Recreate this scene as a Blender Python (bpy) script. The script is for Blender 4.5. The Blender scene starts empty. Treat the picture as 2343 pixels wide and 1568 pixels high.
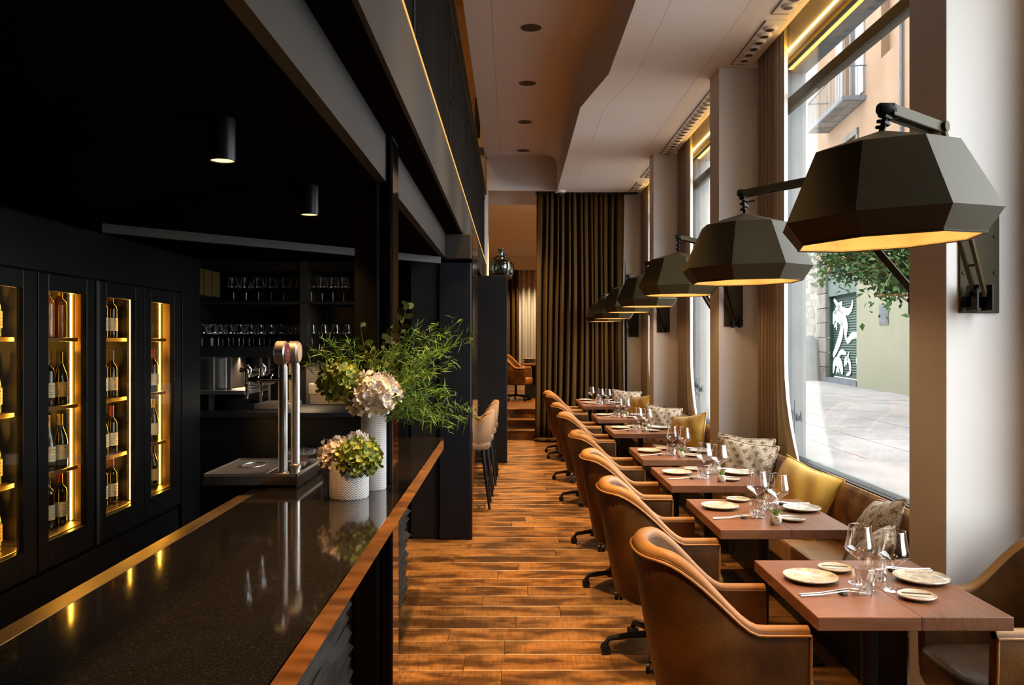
import bpy, math, random
from mathutils import Vector, Matrix, Euler
R = math.radians
PI = math.pi
rnd = random.Random(7)
C = bpy.context.scene.collection
SC = bpy.context.scene

# ------------------------------------------------------------------ camera, world, exposure
F, CX, CY, H = 1900.0, 1169.0, 781.0, 1.70          # focal length and vanishing point in pixels, eye height
cam_d = bpy.data.cameras.new('camera'); cam = bpy.data.objects.new('camera', cam_d); C.objects.link(cam)
cam.location = (0, 0, H); cam.rotation_euler = (R(90), 0, 0)
cam_d.sensor_width = 36; cam_d.lens = 36 * F / 2343
cam_d.shift_x = 2.5 / 2343; cam_d.shift_y = -3 / 2343
cam_d.clip_start = 0.05; cam_d.clip_end = 300
SC.camera = cam
SC.view_settings.view_transform = 'Standard'; SC.view_settings.look = 'None'
SC.view_settings.exposure = 0.2; SC.view_settings.gamma = 1.0; SC.view_settings.use_curve_mapping = False
cy = SC.cycles
cy.max_bounces = 7; cy.diffuse_bounces = 4; cy.glossy_bounces = 4; cy.transmission_bounces = 6
cy.transparent_max_bounces = 24; cy.caustics_reflective = False; cy.caustics_refractive = False
cy.sample_clamp_indirect = 4.0; cy.use_light_tree = True; cy.use_denoising = True
W = bpy.data.worlds.new('sky'); SC.world = W; W.use_nodes = True
bgn = W.node_tree.nodes['Background']
bgn.inputs[0].default_value = (0.92, 0.96, 1.0, 1); bgn.inputs[1].default_value = 9.0

def spot(name, loc, energy, color, size=80, blend=0.6, r=0.05, rot=(0, 0, 0)):
    l = bpy.data.lights.new(name, 'SPOT'); l.energy = energy; l.color = color
    l.spot_size = R(size); l.spot_blend = blend; l.shadow_soft_size = r
    o = bpy.data.objects.new(name, l); o.location = loc; o.rotation_euler = rot; C.objects.link(o); return o
def point(name, loc, energy, color, r=0.04):
    l = bpy.data.lights.new(name, 'POINT'); l.energy = energy; l.color = color; l.shadow_soft_size = r
    o = bpy.data.objects.new(name, l); o.location = loc; C.objects.link(o); return o
def portal(name, loc, sx, sy, rot):
    l = bpy.data.lights.new(name, 'AREA'); l.shape = 'RECTANGLE'; l.size = sx; l.size_y = sy; l.cycles.is_portal = True
    o = bpy.data.objects.new(name, l); o.location = loc; o.rotation_euler = rot; C.objects.link(o); return o
WARM = (1.0, 0.60, 0.26)
YEL = (1.0, 0.55, 0.10)
WIN = [(1.6, 3.35), (3.97, 7.32), (7.93, 10.88), (11.39, 14.0)]     # window openings along the street wall
for k, (a, b) in enumerate(WIN):
    portal('window_portal', (2.62, (a + b) / 2, 2.42), 3.4, b - a, (0, R(90), 0))
DOWN_Y = [1.72, 3.35, 4.98, 6.61, 8.245, 10.02, 11.79, 13.55]        # ceiling downlights over the aisle
for y in DOWN_Y:
    spot('downlight_lamp', (0.2, y, 4.80), 1060, WARM, 48, 0.8, 0.07)
for y in (2.655, 3.79):
    spot('bar_spot_lamp', (-0.92, y, 2.275), 75, (1.0, .52, .20), 95, 0.7, 0.03)

# ------------------------------------------------------------------ materials
def nodes(m): return m.node_tree.nodes, m.node_tree.links
def ramp(n, stops):
    r = n.new('ShaderNodeValToRGB'); e = r.color_ramp.elements
    while len(e) < len(stops): e.new(0.5)
    for i, (p, c) in enumerate(stops):
        e[i].position = p; e[i].color = (*c, 1) if len(c) == 3 else c
    return r
def math_n(n, l, op, a, b=None, c=None):
    q = n.new('ShaderNodeMath'); q.operation = op
    for i, v in enumerate((a, b, c)):
        if v is None: continue
        if isinstance(v, (int, float)): q.inputs[i].default_value = v
        else: l.new(v, q.inputs[i])
    return q.outputs[0]
def M(name, col, rough=0.5, metal=0.0, spec=0.5, col2=None, scale=6.0, stretch=(1, 1, 1), bump=0.0, bscale=None,
      detail=4, thresh=(0.35, 0.65), emit=None, es=0.0, coord='Object', rough2=None, coat=0.0, rand=0.0, sheen=0.0, trans=0.0):
    m = bpy.data.materials.new(name); m.use_nodes = True
    n, l = nodes(m); b = n['Principled BSDF']
    b.inputs['Base Color'].default_value = (*col, 1); b.inputs['Roughness'].default_value = rough
    b.inputs['Metallic'].default_value = metal; b.inputs['Specular IOR Level'].default_value = spec
    b.inputs['Coat Weight'].default_value = coat; b.inputs['Sheen Weight'].default_value = sheen
    b.inputs['Transmission Weight'].default_value = trans
    if emit: b.inputs['Emission Color'].default_value = (*emit, 1); b.inputs['Emission Strength'].default_value = es
    if col2 or bump or rough2 is not None:
        tc = n.new('ShaderNodeTexCoord'); mp = n.new('ShaderNodeMapping'); mp.inputs['Scale'].default_value = stretch
        if coord == 'World':
            g = n.new('ShaderNodeNewGeometry'); l.new(g.outputs['Position'], mp.inputs[0])
        else: l.new(tc.outputs[coord], mp.inputs[0])
        t = n.new('ShaderNodeTexNoise'); t.inputs['Scale'].default_value = scale; t.inputs['Detail'].default_value = detail
        l.new(mp.outputs[0], t.inputs['Vector'])
        if col2:
            r = ramp(n, [(thresh[0], col), (thresh[1], col2)]); l.new(t.outputs['Fac'], r.inputs[0])
            out = r.outputs[0]
            if rand:
                oi = n.new('ShaderNodeObjectInfo'); hs = n.new('ShaderNodeHueSaturation')
                v = math_n(n, l, 'MULTIPLY_ADD', oi.outputs['Random'], rand * 2, 1 - rand)
                l.new(v, hs.inputs['Value']); l.new(out, hs.inputs['Color']); out = hs.outputs[0]
            l.new(out, b.inputs['Base Color'])
        if rough2 is not None:
            mr = n.new('ShaderNodeMapRange'); mr.inputs[1].default_value = thresh[0]; mr.inputs[2].default_value = thresh[1]
            mr.inputs[3].default_value = rough; mr.inputs[4].default_value = rough2
            l.new(t.outputs['Fac'], mr.inputs[0]); l.new(mr.outputs[0], b.inputs['Roughness'])
        if bump:
            t2 = t
            if bscale:
                t2 = n.new('ShaderNodeTexNoise'); t2.inputs['Scale'].default_value = bscale; t2.inputs['Detail'].default_value = 3
                l.new(mp.outputs[0], t2.inputs['Vector'])
            bp = n.new('ShaderNodeBump'); bp.inputs['Strength'].default_value = bump; bp.inputs['Distance'].default_value = 0.01
            l.new(t2.outputs['Fac'], bp.inputs['Height']); l.new(bp.outputs[0], b.inputs['Normal'])
    return m
def glassy(name, tint=(1, 1, 1), base=0.05, pw=4.0, top=0.9, rough=0.0, bump=0.0, bscale=60):
    m = bpy.data.materials.new(name); m.use_nodes = True
    n, l = nodes(m); n.remove(n['Principled BSDF']); out = n['Material Output']
    t = n.new('ShaderNodeBsdfTransparent'); t.inputs[0].default_value = (*tint, 1)
    g = n.new('ShaderNodeBsdfGlossy'); g.inputs['Roughness'].default_value = rough; g.inputs[0].default_value = (1, 1, 1, 1)
    lw = n.new('ShaderNodeLayerWeight'); lw.inputs[0].default_value = 0.5
    p = math_n(n, l, 'POWER', lw.outputs['Facing'], pw); f = math_n(n, l, 'MULTIPLY_ADD', p, top, base)
    mx = n.new('ShaderNodeMixShader'); l.new(f, mx.inputs[0]); l.new(t.outputs[0], mx.inputs[1]); l.new(g.outputs[0], mx.inputs[2])
    l.new(mx.outputs[0], out.inputs[0])
    if bump:
        tc = n.new('ShaderNodeTexCoord'); v = n.new('ShaderNodeTexVoronoi'); v.inputs['Scale'].default_value = bscale
        l.new(tc.outputs['Object'], v.inputs['Vector']); bp = n.new('ShaderNodeBump'); bp.inputs['Strength'].default_value = bump
        bp.inputs['Distance'].default_value = 0.01; l.new(v.outputs['Distance'], bp.inputs['Height'])
        l.new(bp.outputs[0], g.inputs['Normal']); l.new(bp.outputs[0], lw.inputs['Normal'])
    return m
def emis(name, col, s):
    m = bpy.data.materials.new(name); m.use_nodes = True
    n, l = nodes(m); n.remove(n['Principled BSDF']); e = n.new('ShaderNodeEmission')
    e.inputs[0].default_value = (*col, 1); e.inputs[1].default_value = s; l.new(e.outputs[0], n['Material Output'].inputs[0]); return m

white = M('white_plaster', (0.80, 0.77, 0.74), 0.75, col2=(0.77, 0.74, 0.71), scale=1.5, coord='World', bump=0.05, bscale=40)
ceilm = M('ceiling_plaster', (0.86, 0.815, 0.77), 0.7, col2=(0.83, 0.785, 0.74), scale=1.2, coord='World')
ochre = M('ochre_plaster', (0.52, 0.33, 0.17), 0.8, col2=(0.46, 0.28, 0.14), scale=1.0, coord='World')
black = M('black_steel', (0.0085, 0.008, 0.0085), 0.45, 0.1, spec=0.25, col2=(0.011, 0.010, 0.010), scale=2.5, coord='World', rough2=0.5)
steel = M('grey_painted_steel', (0.021, 0.0175, 0.0145), 0.5, 0.1, spec=0.25, col2=(0.028, 0.0235, 0.0195), scale=2.0, coord='World', rough2=0.55)
bluesteel = M('blue_black_steel', (0.005, 0.0065, 0.010), 0.4, 0.1, spec=0.25, col2=(0.0075, 0.009, 0.0125), scale=3, coord='World')
darkceil = M('dark_ceiling_paint', (0.006, 0.0045, 0.004), 0.9, spec=0.0, col2=(0.007, 0.005, 0.004), scale=2, coord='World')
cabm = M('black_lacquer', (0.0045, 0.0045, 0.0045), 0.30, spec=0.2, col2=(0.006, 0.0055, 0.0055), scale=4, coord='World')
copper = M('polished_bronze', (0.54, 0.37, 0.23), 0.07, 1.0, col2=(0.47, 0.31, 0.19), scale=3, coord='World', rough2=0.11)
brass = M('brushed_brass', (0.50, 0.36, 0.20), 0.28, 1.0, col2=(0.42, 0.30, 0.16), scale=5, coord='World', rough2=0.36)
granite = M('black_granite', (0.008, 0.007, 0.006), 0.06, col2=(0.032, 0.023, 0.015), scale=260, detail=2, thresh=(0.55, 0.72), coord='World', spec=0.6, rough2=0.10)
inox = M('brushed_steel', (0.60, 0.56, 0.52), 0.36, 1.0, col2=(0.56, 0.53, 0.50), scale=3)
chrome = M('chrome', (0.75, 0.72, 0.70), 0.08, 1.0, col2=(0.7, 0.68, 0.66), scale=9)
bronze = M('dark_bronze_lacquer', (0.050, 0.037, 0.014), 0.58, 0.1, spec=0.22, col2=(0.042, 0.031, 0.012), scale=3, bump=0.02, bscale=200)
goldin = M('gold_leaf_lining', (0.56, 0.40, 0.22), 0.42, 0.3, col2=(0.50, 0.35, 0.18), scale=12)
tabm = M('reddish_oak', (0.150, 0.056, 0.024), 0.40, spec=0.35, col2=(0.200, 0.080, 0.035), scale=5, stretch=(1.2, 14, 6), bump=0.06, bscale=30, coord='World')
tabm2 = M('reddish_oak_other_grain', (0.132, 0.050, 0.022), 0.40, spec=0.35, col2=(0.178, 0.072, 0.032), scale=5, stretch=(14, 1.2, 6), bump=0.06, bscale=30, coord='World')
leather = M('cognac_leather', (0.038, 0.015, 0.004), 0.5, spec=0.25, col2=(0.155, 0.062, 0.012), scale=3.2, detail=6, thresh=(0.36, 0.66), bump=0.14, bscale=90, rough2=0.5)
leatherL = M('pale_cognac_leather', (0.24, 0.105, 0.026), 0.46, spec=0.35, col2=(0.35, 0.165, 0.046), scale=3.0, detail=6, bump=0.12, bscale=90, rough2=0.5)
leatherD = M('dark_seat_leather', (0.050, 0.026, 0.014), 0.30, col2=(0.090, 0.046, 0.020), scale=3.0, detail=5, bump=0.10, bscale=90)
suede = M('tan_suede', (0.23, 0.115, 0.036), 0.7, col2=(0.17, 0.082, 0.025), scale=4, bump=0.1, bscale=120, sheen=0.2)
velvet = M('brown_velvet_leather', (0.11, 0.046, 0.012), 0.5, col2=(0.38, 0.185, 0.058), scale=7, detail=7, thresh=(0.36, 0.66), bump=0.12, bscale=60, coord='World')
seatm = M('tan_seat_leather', (0.30, 0.165, 0.072), 0.45, col2=(0.40, 0.235, 0.112), scale=3, stretch=(2, 6, 1), coord='World', bump=0.1, bscale=60)
mustard = M('mustard_linen', (0.54, 0.300, 0.030), 0.75, col2=(0.46, 0.245, 0.022), scale=9, bump=0.2, bscale=14, sheen=0.2)
olivec = M('olive_velvet', (0.094, 0.051, 0.014), 0.9, spec=0.1, col2=(0.070, 0.037, 0.010), scale=1.2, stretch=(8, 8, 0.4), coord='World')
linen = M('taupe_drape', (0.36, 0.28, 0.215), 0.85, col2=(0.31, 0.235, 0.18), scale=2, stretch=(8, 8, 0.4), coord='World')
sheer = M('cream_sheer', (0.60, 0.55, 0.47), 0.85, col2=(0.55, 0.50, 0.42), scale=2, stretch=(8, 8, 0.4), coord='World')
bulbm = emis('bulb_glow', (1.0, 0.66, 0.28), 40)
ledm = emis('led_strip_glow', (1.0, 0.52, 0.07), 26)
ledf = emis('fridge_led_glow', (1.0, 0.48, 0.05), 75)
ledb = emis('balcony_led_glow', (1.0, 0.48, 0.12), 1.1)
spotm = emis('spot_reflector_glow', (1.0, 0.62, 0.22), 2.6)
holem = M('dark_recess', (0.03, 0.02, 0.014), 0.5, col2=(0.05, 0.03, 0.02), scale=8)
ceramic = M('speckled_stoneware', (0.54, 0.49, 0.39), 0.22, col2=(0.36, 0.32, 0.245), scale=38, detail=3, thresh=(0.5, 0.62), bump=0.1, bscale=45)
ceramic2 = M('beige_stoneware', (0.53, 0.44, 0.335), 0.35, col2=(0.46, 0.38, 0.285), scale=18, bump=0.08, bscale=40)
blade = M('dark_knife_metal', (0.20, 0.18, 0.17), 0.22, 0.9, col2=(0.25, 0.22, 0.2), scale=20)
stone_pot = M('speckled_pot', (0.55, 0.47, 0.36), 0.8, col2=(0.16, 0.12, 0.08), scale=55, thresh=(0.52, 0.62), bump=0.5, bscale=70)
green = M('plant_green', (0.085, 0.175, 0.014), 0.6, spec=0.25, col2=(0.17, 0.28, 0.035), scale=9, coord='World', rand=0.25)
greenD = M('twig_leaf_green', (0.050, 0.080, 0.012), 0.7, spec=0.15, col2=(0.110, 0.105, 0.030), scale=9, coord='World', rand=0.3)
stemm = M('twig_bark', (0.10, 0.065, 0.03), 0.7, col2=(0.14, 0.10, 0.04), scale=20)
petW = M('cream_petal', (0.78, 0.70, 0.60), 0.6, col2=(0.70, 0.60, 0.50), scale=14, coord='World', rand=0.12)
petG = M('lime_petal', (0.150, 0.205, 0.022), 0.55, col2=(0.30, 0.34, 0.055), scale=18, coord='World', rand=0.25)
gl_win = glassy('window_glass', (0.97, 0.985, 0.98), 0.028, 6.0, 0.9)
gl_wine = glassy('wine_glass', (0.985, 0.98, 0.975), 0.075, 1.8, 0.9)
gl_tumb = glassy('cut_crystal', (0.97, 0.955, 0.94), 0.17, 1.5, 0.75, 0.02)
gl_fridge = glassy('cabinet_glass', (0.93, 0.93, 0.90), 0.035, 4.5, 0.8)
gl_demi = glassy('grey_green_glass', (0.42, 0.47, 0.36), 0.09, 2.4, 0.75, 0.03)

def floor_mat():
    m = bpy.data.materials.new('smoked_oak_planks'); m.use_nodes = True
    n, l = nodes(m); b = n['Principled BSDF']
    g = n.new('ShaderNodeNewGeometry'); oi = n.new('ShaderNodeObjectInfo')
    off = n.new('ShaderNodeVectorMath'); off.operation = 'MULTIPLY_ADD'
    cmb = n.new('ShaderNodeCombineXYZ')
    for i in range(3): l.new(oi.outputs['Random'], cmb.inputs[i])
    l.new(cmb.outputs[0], off.inputs[0]); off.inputs[1].default_value = (37, 53, 11); l.new(g.outputs['Position'], off.inputs[2])
    def noise(scale, stretch, detail=4):
        mp = n.new('ShaderNodeMapping'); mp.inputs['Scale'].default_value = stretch; l.new(off.outputs[0], mp.inputs[0])
        t = n.new('ShaderNodeTexNoise'); t.inputs['Scale'].default_value = scale; t.inputs['Detail'].default_value = detail
        l.new(mp.outputs[0], t.inputs['Vector']); return t.outputs['Fac']
    grain = noise(5, (1.2, 13, 1)); blot = noise(2.6, (1.1, 2.4, 1), 3); saw = noise(30, (2.6, 0.25, 1), 2)
    r = ramp(n, [(0.25, (0.180, 0.074, 0.016)), (0.75, (0.345, 0.156, 0.037))]); l.new(grain, r.inputs[0])
    d = ramp(n, [(0.40, (0.28, 0.26, 0.25)), (0.58, (1, 1, 1))]); l.new(blot, d.inputs[0])
    s = ramp(n, [(0.36, (0.70, 0.69, 0.68)), (0.56, (1, 1, 1))]); l.new(saw, s.inputs[0])
    def mul(a, c):
        x = n.new('ShaderNodeMix'); x.data_type = 'RGBA'; x.blend_type = 'MULTIPLY'; x.inputs[0].default_value = 1
        l.new(a, x.inputs[6]); l.new(c, x.inputs[7]); return x.outputs[2]
    c = mul(mul(r.outputs[0], d.outputs[0]), s.outputs[0])
    hs = n.new('ShaderNodeHueSaturation'); l.new(math_n(n, l, 'MULTIPLY_ADD', oi.outputs['Random'], 0.55, 0.72), hs.inputs['Value'])
    l.new(c, hs.inputs['Color']); l.new(hs.outputs[0], b.inputs['Base Color'])
    mr = n.new('ShaderNodeMapRange'); mr.inputs[3].default_value = 0.30; mr.inputs[4].default_value = 0.46; l.new(blot, mr.inputs[0])
    l.new(mr.outputs[0], b.inputs['Roughness'])
    bp = n.new('ShaderNodeBump'); bp.inputs['Strength'].default_value = 0.12; bp.inputs['Distance'].default_value = 0.006
    l.new(saw, bp.inputs['Height']); l.new(bp.outputs[0], b.inputs['Normal'])
    return m
floorm = floor_mat()

def chevron_mat():
    m = bpy.data.materials.new('chevron_porcelain'); m.use_nodes = True
    n, l = nodes(m); b = n['Principled BSDF']; b.inputs['Roughness'].default_value = 0.45
    tc = n.new('ShaderNodeTexCoord'); sp = n.new('ShaderNodeSeparateXYZ'); l.new(tc.outputs['Object'], sp.inputs[0])
    ang = math_n(n, l, 'ARCTAN2', sp.outputs[1], sp.outputs[0])
    u = math_n(n, l, 'MULTIPLY', ang, 18 / (2 * PI)); u = math_n(n, l, 'FRACT', math_n(n, l, 'ADD', u, 40))
    tri = math_n(n, l, 'ABSOLUTE', math_n(n, l, 'SUBTRACT', u, 0.5))
    z = math_n(n, l, 'MULTIPLY_ADD', tri, 0.026, sp.outputs[2])
    fr = math_n(n, l, 'FRACT', math_n(n, l, 'MULTIPLY', z, 1 / 0.0098))
    ln = math_n(n, l, 'ABSOLUTE', math_n(n, l, 'SUBTRACT', fr, 0.5))
    r = ramp(n, [(0.12, (0.16, 0.13, 0.12)), (0.22, (0.76, 0.73, 0.71))]); l.new(ln, r.inputs[0]); l.new(r.outputs[0], b.inputs['Base Color'])
    bp = n.new('ShaderNodeBump'); bp.inputs['Strength'].default_value = 0.6; bp.inputs['Distance'].default_value = 0.003
    l.new(ln, bp.inputs['Height']); l.new(bp.outputs[0], b.inputs['Normal']); return m
chev = chevron_mat()

def pattern_mat():
    m = bpy.data.materials.new('woven_diamond_cloth'); m.use_nodes = True
    n, l = nodes(m); b = n['Principled BSDF']; b.inputs['Roughness'].default_value = 0.85
    tc = n.new('ShaderNodeTexCoord'); mp = n.new('ShaderNodeMapping'); mp.inputs['Rotation'].default_value = (0, 0, R(45)); l.new(tc.outputs['Object'], mp.inputs[0])
    sp = n.new('ShaderNodeSeparateXYZ'); l.new(mp.outputs[0], sp.inputs[0])
    def tri(v, k): return math_n(n, l, 'ABSOLUTE', math_n(n, l, 'SUBTRACT', math_n(n, l, 'FRACT', math_n(n, l, 'MULTIPLY_ADD', v, k, 40)), 0.5))
    a = math_n(n, l, 'MAXIMUM', tri(sp.outputs[0], 15), tri(sp.outputs[1], 15))
    c = math_n(n, l, 'MINIMUM', tri(sp.outputs[0], 60), tri(sp.outputs[1], 60))
    t = n.new('ShaderNodeTexNoise'); t.inputs['Scale'].default_value = 45; l.new(tc.outputs['Object'], t.inputs['Vector'])
    s = math_n(n, l, 'ADD', math_n(n, l, 'ADD', a, math_n(n, l, 'MULTIPLY', c, 0.7)), math_n(n, l, 'MULTIPLY', t.outputs['Fac'], 0.55))
    r = ramp(n, [(0.58, (0.15, 0.095, 0.050)), (0.72, (0.40, 0.31, 0.21)), (0.88, (0.48, 0.385, 0.275)), (1.0, (0.20, 0.135, 0.075))])
    l.new(s, r.inputs[0]); l.new(r.outputs[0], b.inputs['Base Color'])
    bp = n.new('ShaderNodeBump'); bp.inputs['Strength'].default_value = 0.3; bp.inputs['Distance'].default_value = 0.004
    l.new(t.outputs['Fac'], bp.inputs['Height']); l.new(bp.outputs[0], b.inputs['Normal']); return m
patt = pattern_mat()
ribwood = M('charred_ridged_wood', (0.009, 0.0075, 0.006), 0.5, spec=0.3, col2=(0.030, 0.025, 0.020), scale=6, stretch=(6, 0.6, 14), bump=0.3, bscale=22, coord='World')
# outdoor materials
peach = M('peach_stucco', (0.125, 0.076, 0.045), 0.9, spec=0.1, col2=(0.150, 0.098, 0.064), scale=0.5, detail=6, coord='World', bump=0.2, bscale=8)
cream = M('cream_paint', (0.135, 0.127, 0.088), 0.85, spec=0.1, col2=(0.122, 0.115, 0.08), scale=0.6, coord='World')
stonem = M('grey_limestone', (0.085, 0.075, 0.064), 0.9, spec=0.1, col2=(0.125, 0.11, 0.094), scale=2.5, detail=6, coord='World', rand=0.25, bump=0.4, bscale=9)
mortar = M('old_mortar', (0.16, 0.147, 0.133), 0.95, col2=(0.133, 0.12, 0.107), scale=3, coord='World')
brickm = M('weathered_brick', (0.107, 0.08, 0.062), 0.9, col2=(0.14, 0.107, 0.084), scale=3, coord='World', rand=0.3)
pavem = M('pale_pavers', (0.128, 0.114, 0.108), 0.8, spec=0.2, col2=(0.165, 0.149, 0.142), scale=1.2, detail=6, coord='World', rand=0.10)
shutm = M('green_roller_shutter', (0.006, 0.022, 0.014), 0.6, spec=0.2, col2=(0.010, 0.029, 0.019), scale=2, coord='World')
spray = M('white_spray_paint', (0.26, 0.285, 0.265), 0.7, col2=(0.215, 0.24, 0.222), scale=5, coord='World')
slate = M('grey_slate', (0.060, 0.064, 0.072), 0.8, spec=0.1, col2=(0.08, 0.084, 0.092), scale=3, coord='World')
woodw = M('white_shutter_paint', (0.17, 0.167, 0.163), 0.7, col2=(0.15, 0.147, 0.145), scale=3, coord='World')
ironm = M('grey_iron', (0.05, 0.05, 0.055), 0.6, 0.2, col2=(0.07, 0.07, 0.075), scale=6)
pane_d = M('far_window_pane', (0.03, 0.033, 0.036), 0.2, spec=0.3, col2=(0.045, 0.05, 0.055), scale=1, coord='World')
leafm = M('street_tree_leaf', (0.016, 0.040, 0.009), 0.6, spec=0.2, col2=(0.052, 0.092, 0.024), scale=1.6, coord='World')

# ------------------------------------------------------------------ mesh helpers
class MB:
    def __init__(s): s.v = []; s.f = []
    def box(s, x0, x1, y0, y1, z0, z1):
        i = len(s.v); s.v += [(x, y, z) for x in (x0, x1) for y in (y0, y1) for z in (z0, z1)]
        s.f += [tuple(i + k for k in q) for q in ((0, 1, 3, 2), (4, 6, 7, 5), (0, 4, 5, 1), (2, 3, 7, 6), (0, 2, 6, 4), (1, 5, 7, 3))]; return s
    def add(s, vs, fs):
        i = len(s.v); s.v += [tuple(p) for p in vs]; s.f += [tuple(i + k for k in q) for q in fs]; return s
    def bar(s, p0, p1, w, d, up=(0, 0, 1)):
        p0, p1 = Vector(p0), Vector(p1); t = (p1 - p0).normalized(); u = Vector(up)
        if abs(t.dot(u)) > 0.98: u = Vector((0, 1, 0))
        a = t.cross(u).normalized(); b = a.cross(t).normalized()
        vs = [p + a * (sx * w / 2) + b * (sy * d / 2) for p in (p0, p1) for sx, sy in ((-1, -1), (1, -1), (1, 1), (-1, 1))]
        return s.add(vs, [(3, 2, 1, 0), (4, 5, 6, 7)] + [(k, (k + 1) % 4, 4 + (k + 1) % 4, 4 + k) for k in range(4)])
    def tube(s, pts, r, n=8, caps=True):
        pts = [Vector(p) for p in pts]; rs = r if isinstance(r, (list, tuple)) else [r] * len(pts)
        i0 = len(s.v); prev = None
        for k, p in enumerate(pts):
            t = (pts[min(k + 1, len(pts) - 1)] - pts[max(k - 1, 0)]).normalized()
            if prev is None:
                a = t.cross(Vector((0, 0, 1)));
                if a.length < 1e-3: a = Vector((1, 0, 0))
            else: a = prev - t * prev.dot(t)
            a.normalize(); prev = a; b = t.cross(a)
            for j in range(n):
                q = 2 * PI * j / n; s.v.append(tuple(p + (a * math.cos(q) + b * math.sin(q)) * rs[k]))
        for k in range(len(pts) - 1):
            for j in range(n):
                a = i0 + k * n + j; b = i0 + k * n + (j + 1) % n; s.f.append((a, b, b + n, a + n))
        if caps:
            s.f.append(tuple(i0 + j for j in reversed(range(n)))); e = i0 + (len(pts) - 1) * n; s.f.append(tuple(e + j for j in range(n)))
        return s
    def lathe(s, prof, n=24, c=(0, 0, 0), ph=0.0, close=False):
        i0 = len(s.v)
        for r, z in prof:
            for j in range(n):
                q = 2 * PI * j / n + ph; s.v.append((c[0] + r * math.cos(q), c[1] + r * math.sin(q), c[2] + z))
        m = len(prof)
        for k in range(m - 1 + (1 if close else 0)):
            for j in range(n):
                a = i0 + k * n; b = i0 + ((k + 1) % m) * n; j2 = (j + 1) % n
                s.f.append((a + j, a + j2, b + j2, b + j))
        if not close:
            if prof[0][0] > 1e-5: s.f.append(tuple(i0 + j for j in reversed(range(n))))
            if prof[-1][0] > 1e-5: s.f.append(tuple(i0 + (m - 1) * n + j for j in range(n)))
        return s
    def shell(s, prof, n=24, c=(0, 0, 0), ph=0.0):          # an open lathe without caps
        i0 = len(s.v)
        for r, z in prof:
            for j in range(n):
                q = 2 * PI * j / n + ph; s.v.append((c[0] + r * math.cos(q), c[1] + r * math.sin(q), c[2] + z))
        for k in range(len(prof) - 1):
            for j in range(n):
                a = i0 + k * n; j2 = (j + 1) % n; s.f.append((a + j, a + j2, a + n + j2, a + n + j))
        return s
    def grid(s, fn, nu, nv, wrap=False):
        i0 = len(s.v)
        for a in range(nu + 1):
            for b in range(nv + 1): s.v.append(tuple(fn(a / nu, b / nv)))
        for a in range(nu):
            for b in range(nv):
                i = i0 + a * (nv + 1) + b; s.f.append((i, i + nv + 1, i + nv + 2, i + 1))
        return s
    def prism(s, pts, z0, z1):
        n = len(pts); i = len(s.v)
        s.v += [(x, y, z0) for x, y in pts] + [(x, y, z1) for x, y in pts]
        s.f += [tuple(i + k for k in reversed(range(n))), tuple(i + n + k for k in range(n))] + [(i + k, i + (k + 1) % n, i + n + (k + 1) % n, i + n + k) for k in range(n)]; return s
    def xf(s, mat):
        s.v = [tuple(mat @ Vector(p)) for p in s.v]; return s
    def mesh(s, name, mat, smooth=None):
        me = bpy.data.meshes.new(name); me.from_pydata(s.v, [], s.f); me.update()
        if mat: me.materials.append(mat)
        if smooth is not None:
            for p in me.polygons: p.use_smooth = True
            me.set_sharp_from_angle(angle=R(smooth))
        return me
    def build(s, name, mat, parent=None, loc=(0, 0, 0), rot=(0, 0, 0), smooth=None, bevel=0, solid=0, subs=0, fix=True):
        me = s.mesh(name, mat, smooth)
        if fix:
            import bmesh
            b = bmesh.new(); b.from_mesh(me); bmesh.ops.recalc_face_normals(b, faces=b.faces[:]); b.to_mesh(me); b.free()
        return put(name, me, parent, loc, rot, bevel, solid, subs)
def put(name, me, parent=None, loc=(0, 0, 0), rot=(0, 0, 0), bevel=0, solid=0, subs=0):
    o = bpy.data.objects.new(name, me); C.objects.link(o); o.location = loc; o.rotation_euler = rot
    if parent: o.parent = parent
    if solid: q = o.modifiers.new('solid', 'SOLIDIFY'); q.thickness = solid; q.offset = 0
    if bevel: q = o.modifiers.new('bevel', 'BEVEL'); q.width = bevel; q.segments = 2; q.limit_method = 'ANGLE'
    if subs: q = o.modifiers.new('subs', 'SUBSURF'); q.levels = subs; q.render_levels = subs
    return o
def tag(o, label=None, cat=None, group=None, kind=None):
    if label: o['label'] = label
    if cat: o['category'] = cat
    if group: o['group'] = group
    if kind: o['kind'] = kind
    return o
def thing(name, label, cat, loc=(0, 0, 0), rz=0, group=None):
    o = bpy.data.objects.new(name, None); o.empty_display_size = 0.1; C.objects.link(o)
    o.location = loc; o.rotation_euler = (0, 0, rz); return tag(o, label, cat, group)
def struct(name, parent=None):
    o = bpy.data.objects.new(name, None); C.objects.link(o); o['kind'] = 'structure'
    if parent: o.parent = parent
    return o
def dup(o, loc=None, rz=None, label=None, parent=None):
    c = o.copy(); C.objects.link(c); c.parent = parent
    if loc is not None: c.location = loc
    if rz is not None: c.rotation_euler = (0, 0, rz)
    if label: c['label'] = label
    for ch in list(o.children): dup(ch, parent=c)
    return c
def at(px, py, Y): return Vector(((px - CX) * Y / F, Y, H + (CY - py) * Y / F))
ORD = ['first', 'second', 'third', 'fourth', 'fifth', 'sixth', 'seventh', 'eighth', 'ninth', 'tenth', 'eleventh', 'twelfth']
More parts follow.
